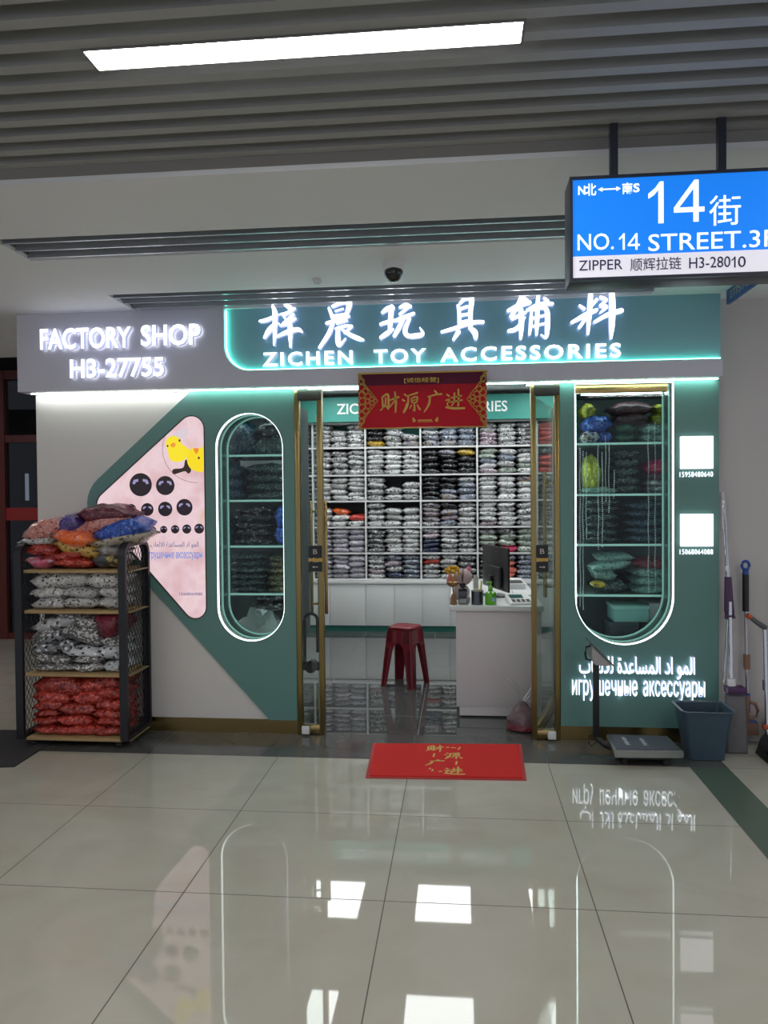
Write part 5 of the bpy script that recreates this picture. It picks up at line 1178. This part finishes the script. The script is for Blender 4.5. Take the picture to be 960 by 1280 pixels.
# ------------------------------------------------------------------ bin
t = thing('waste_bin', 'slate blue open plastic bin beside the teal pillar', 'bin', (1.43, 4.74, 0))
def rr(w2, d2, r, n=5): return [(p.x, p.y) for p in rpoly([(-w2,-d2),(w2,-d2),(w2,d2),(-w2,d2)], r, n)]
bm = B(); prof = [(0.105,0.085,0.03,0.004),(0.112,0.092,0.03,0.10),(0.128,0.108,0.032,0.22),(0.140,0.118,0.034,0.312),(0.150,0.127,0.036,0.314),(0.150,0.127,0.036,0.328),(0.136,0.114,0.033,0.326),(0.124,0.104,0.03,0.22),(0.102,0.082,0.028,0.012)]
rg = []
for w2, d2, r, z in prof: rg.append([bm.verts.new((1.43+x, 4.735+y, z*0.90)) for x, y in rr(w2, d2, r)])
for u, v in zip(rg, rg[1:]):
    for k in range(len(u)): bm.faces.new((u[k],u[(k+1)%len(u)],v[(k+1)%len(v)],v[k]))
bm.faces.new(rg[0][::-1]); bm.faces.new(rg[-1]); bmesh.ops.recalc_face_normals(bm, faces=bm.faces[:]); obj('bin_body', bm, BIN, t)
bm = B(); ra = rr(0.1515,0.1285,0.037); tube(bm, [(1.43+x,4.735+y,0.295) for x, y in ra], 0.004, 6, False, True); obj('rim', bm, mat('bin rim', srgb(70,90,104), 0.4), t)

# ------------------------------------------------------------------ cleaning tools against the grey wall
t = thing('flat_mop', 'flat mop with purple clamp and grey pad leaning on the grey wall', 'mop', (1.63, 4.80, 0))
bm = B(); box(bm, -0.062, 0.062, -0.012, 0.008, 0.0, 0.355, 0.004); bm.transform(Matrix.Translation((1.645,4.80,0)) @ Matrix.Rotation(-0.10,4,'X')); obj('pad_frame', bm, GREY_P, t)
bm = B(); box(bm, -0.052, 0.052, -0.020, -0.0125, 0.01, 0.345, 0.003); bm.transform(Matrix.Translation((1.645,4.80,0)) @ Matrix.Rotation(-0.10,4,'X')); obj('pad', bm, mat('grey mop pad', srgb(120,118,120), 1.0, bump=.8, bscale=200), t)
bm = B(); box(bm, 1.592, 1.700, 4.79, 4.87, 0.358, 0.398, 0.005); obj('clamp', bm, PURPLE, t)
bm = B(); tube(bm, [(1.63,4.84,0.398),(1.628,4.843,0.44)], 0.024, 12); obj('joint', bm, WHITE_PL, t)
bm = B(); tube(bm, [(1.628,4.843,0.44),(1.640,4.90,0.90)], 0.0115, 10); tube(bm, [(1.608,4.90,0.40),(1.630,4.905,0.79)], 0.010, 10); obj('lower_tube', bm, CHROME, t)
bm = B(); tube(bm, [(1.640,4.90,0.80),(1.640,4.915,0.84),(1.636,4.925,1.05)], [0.034,0.030,0.020], 14); obj('grip', bm, PURPLE, t)
bm = B(); tube(bm, [(1.636,4.925,1.05),(1.627,4.985,1.52)], 0.0115, 10); obj('upper_tube', bm, CHROME, t)
bm = B(); tube(bm, [(1.635,4.93,1.085),(1.634,4.933,1.115)], 0.014, 10); obj('collar', bm, WHITE_PL, t)
bm = B(); tube(bm, [(1.631,4.965,1.34),(1.626,4.995,1.57)], 0.014, 12); obj('handle', bm, mat('pale handle', srgb(196,192,200), 0.4), t)
t = thing('scrub_brush', 'long brush with blue ring and black grip hanging next to the mop', 'brush', (1.72, 4.99, 0.1))
bm = B(); tube(bm, [(1.718+0.022*math.cos(2*PI*k/20),4.99,1.115+0.026*math.sin(2*PI*k/20)) for k in range(20)], 0.009, 8, False, True); tube(bm, [(1.718,4.99,1.085),(1.718,4.99,1.06)], 0.018, 12); obj('hang_ring', bm, BLUE_P, t)
bm = B(); tube(bm, [(1.718,4.99,1.06),(1.719,4.99,0.83)], 0.0195, 14); obj('grip', bm, BLACK, t)
bm = B(); tube(bm, [(1.719,4.99,0.83),(1.727,4.985,0.31)], 0.0105, 10); obj('tube', bm, CHROME, t)
bm = B(); tube(bm, [(1.723,4.985,0.56),(1.725,4.985,0.47)], 0.020, 12); obj('sleeve', bm, BROWN_P, t)
bm = B(); tube(bm, [(1.726,4.985,0.32),(1.728,4.985,0.20)], 0.017, 12); obj('socket', bm, BLUE_P, t)
bm = B(); box(bm, 1.690, 1.788, 4.965, 5.01, 0.06, 0.145, 0.006); obj('brush_head', bm, BLUE_P, t)
bm = B(); box(bm, 1.694, 1.784, 4.945, 4.9649, 0.065, 0.14, 0.004); obj('bristle_block', bm, mat('tan bristles', srgb(130,100,84), 0.9), t)
t = thing('hook_strap', 'tan looped plastic hanger on the tube of the blue ringed brush', 'hanger', (1.75, 4.955, 0.2))
bm = B(); tube(bm, [(1.735,4.955,0.27),(1.770,4.955,0.26),(1.785,4.955,0.22),(1.775,4.955,0.18),(1.735,4.955,0.17)], 0.010, 8); obj('loop', bm, BROWN_P, t)
bm = B(); box(bm, 1.715, 1.735, 4.950, 4.962, 0.14, 0.31, 0.003); obj('strap', bm, BROWN_P, t)
t = thing('dustpan', 'long handled grey dustpan with orange trim at the picture edge', 'dustpan', (1.80, 4.75, 0))
bm = B(); tube(bm, [(1.790,4.86,0.10),(1.800,4.93,0.74)], 0.0115, 10); obj('tube', bm, CHROME, t)
bm = B(); tube(bm, [(1.805,4.93,0.735),(1.760,4.925,0.765),(1.715,4.92,0.800)], [0.017,0.016,0.014], 10); obj('handle', bm, GREY_P, t)
bm = B(); tube(bm, [(1.715,4.92,0.800),(1.690,4.918,0.815)], [0.0145,0.016], 10); obj('handle_tip', bm, ORANGE_P, t)
bm = B(); tube(bm, [(1.7955,4.90,0.36),(1.797,4.905,0.42)], 0.018, 10); obj('sleeve', bm, GREY_P, t)
bm = B(); n = 12; gA = []
for i in range(n+1):
    a = PI*i/n; x = 1.845-0.145*math.cos(a)
    gA.append([bm.verts.new((x, 4.58+0.02*math.sin(a), 0.004)), bm.verts.new((x*1.0, 4.86-0.05*abs(math.cos(a)), 0.004)), bm.verts.new((1.845-0.120*math.cos(a), 4.88-0.06*abs(math.cos(a)), 0.055+0.075*math.sin(a)))])
for u, v in zip(gA, gA[1:]):
    for k in range(2): bm.faces.new((u[k],v[k],v[k+1],u[k+1]))
for row in (gA[0], gA[-1]):
    p = bm.verts.new((row[0].co.x, row[0].co.y+0.05, 0.06)); bm.faces.new((row[0], row[1], row[2], p))
bmesh.ops.solidify(bm, geom=bm.faces[:], thickness=0.005); bmesh.ops.recalc_face_normals(bm, faces=bm.faces[:]); obj('pan', bm, mat('charcoal plastic', srgb(64,64,66), 0.5), t)
bm = B(); box(bm, 1.765, 1.86, 4.845, 4.885, 0.132, 0.158, 0.006); obj('pan_trim', bm, ORANGE_P, t)
t = thing('broom', 'broom with orange neck standing behind the dustpan at the wall', 'broom', (1.87, 4.98, 0))
bm = B(); tube(bm, [(1.87,4.98,0.28),(1.835,5.01,1.05)], 0.0115, 10); obj('stick', bm, mat('reddish stick', srgb(120,70,80), 0.4), t)
bm = B(); tube(bm, [(1.872,4.98,0.30),(1.876,4.975,0.20)], [0.018,0.05], 12); obj('neck', bm, ORANGE_P, t)
bm = B(); box(bm, 1.79, 1.96, 4.955, 4.998, 0.01, 0.20, 0.008); obj('bristle_block', bm, mat('dark bristles', srgb(52,52,60), 0.95, bump=1, bscale=250), t)

for o in list(COL.objects):
    dx = {'scrub_brush':0.045,'dustpan':0.055,'broom':0.10,'hook_strap':0.04}.get(o.name)
    if dx: o.location.x += dx

# ------------------------------------------------------------------ tied plastic bag by the door
t = thing('carrier_bag', 'clear knotted carrier bag of dark red bits on the floor by the door', 'carrier bag', (0.40, 5.20, 0))
def bagshape(c, r, h, seed):
    bm = B(); prof = [(0,0.003),(r*.85,0.003),(r,h*.16),(r*.97,h*.40),(r*.80,h*.60),(r*.50,h*.78),(r*.18,h*.96),(r*.12,h)]
    lathe(bm, prof, c, 20)
    for v in bm.verts:
        n = noise.noise(v.co*14+Vector((seed,0,0))); d = v.co-Vector(c); f = 1+0.22*n*(1 if d.z > 0.01 else .3); v.co.x = c[0]+d.x*f; v.co.y = c[1]+d.y*f
    return bm
obj('film', bagshape((0.405,5.20,0), 0.10, 0.19, 2), mat('thin clear film', srgb(110,84,92), 0.12, coat=.5, bump=0.8, bscale=40), t)
obj('contents', bagshape((0.405,5.1985,0), 0.104, 0.085, 5), BAGM['crimson'], t)
for pts in ([(0.405,5.20,0.19),(0.36,5.19,0.27),(0.31,5.18,0.335),(0.325,5.19,0.345),(0.375,5.20,0.28),(0.415,5.205,0.19)], [(0.41,5.20,0.19),(0.46,5.205,0.26),(0.495,5.21,0.33),(0.505,5.215,0.31),(0.47,5.21,0.24),(0.415,5.2,0.18)]):
    bm = B(); tube(bm, pts, 0.008, 6); obj('handle', bm, mat('white film handle', srgb(190,190,192), 0.3), t)

# ------------------------------------------------------------------ side passage: red framed glazing
for i, (a, b, c2, d) in enumerate(((-7.0,-2.9,0.0,0.07),(-7.0,-2.9,1.33,1.47),(-7.0,-2.9,2.20,2.28),(-7.0,-2.9,2.88,2.96))):
    pass
t = thing('glazed_partition', 'dark red framed glass partition closing the side passage', 'glass partition', (-5.0, 8.2, 0))
for x in (-6.6, -5.10, -3.6):
    bm = B(); box(bm, x-0.05, x+0.05, 8.17, 8.27, 0, 3.0); obj('post', bm, RED_FR, t)
for z0, z1 in ((0,0.07),(1.33,1.47),(2.20,2.28),(2.90,3.0)):
    for a, b in ((-6.549,-5.151),(-5.049,-3.651)):
        bm = B(); box(bm, a, b, 8.18, 8.26, z0, z1); obj('rail', bm, RED_FR if z0 != 1.33 else mat('bright red band', srgb(150,24,20), 0.4), t)
for z0, z1 in ((0.071,1.329),(1.471,2.199),(2.281,2.899)):
    for a, b in ((-6.549,-5.151),(-5.049,-3.651)):
        bm = B(); box(bm, a, b, 8.215, 8.223, z0, z1); obj('pane', bm, glass_mat('dark glass', (0.40,0.43,0.45,1), 0.5), t, smooth=0)
bm = B(); box(bm, -9, -2.86, 11.0, 11.1, 0, 3.3); box(bm, -9, -2.86, 6.3, 11.0, 3.2, 3.3); struct('wall_passage', bm, DARK_IN)
bm = B(); box(bm, -9.1, -9.0, 2, 11, 0, 3.3); struct('wall_passage_end', bm, DARK_IN)
t = thing('display_cabinet', 'dark cabinet with a lit cream edge behind the red framed glass', 'cabinet', (-5.6, 9.6, 0))
bm = B(); box(bm, -5.9, -5.2, 9.6, 10.0, 0.05, 2.0, 0.01); obj('carcass', bm, BLACK, t)
bm = B(); box(bm, -6.0, -5.91, 9.58, 9.62, 0.05, 2.0); obj('lit_edge', bm, mat('dim lit edge', srgb(180,160,130), 0.5, emit=srgb(200,180,150), es=0.35), t)
for x, z in ((-5.62,1.55),(-5.38,1.60)):
    bm = B(); box(bm, x-0.02, x+0.02, 9.575, 9.595, z, z+0.35); obj('lit_slot', bm, mat('lit slot', (1,1,1,1), 0.5, emit=(0.8,0.85,1,1), es=0.8), t)
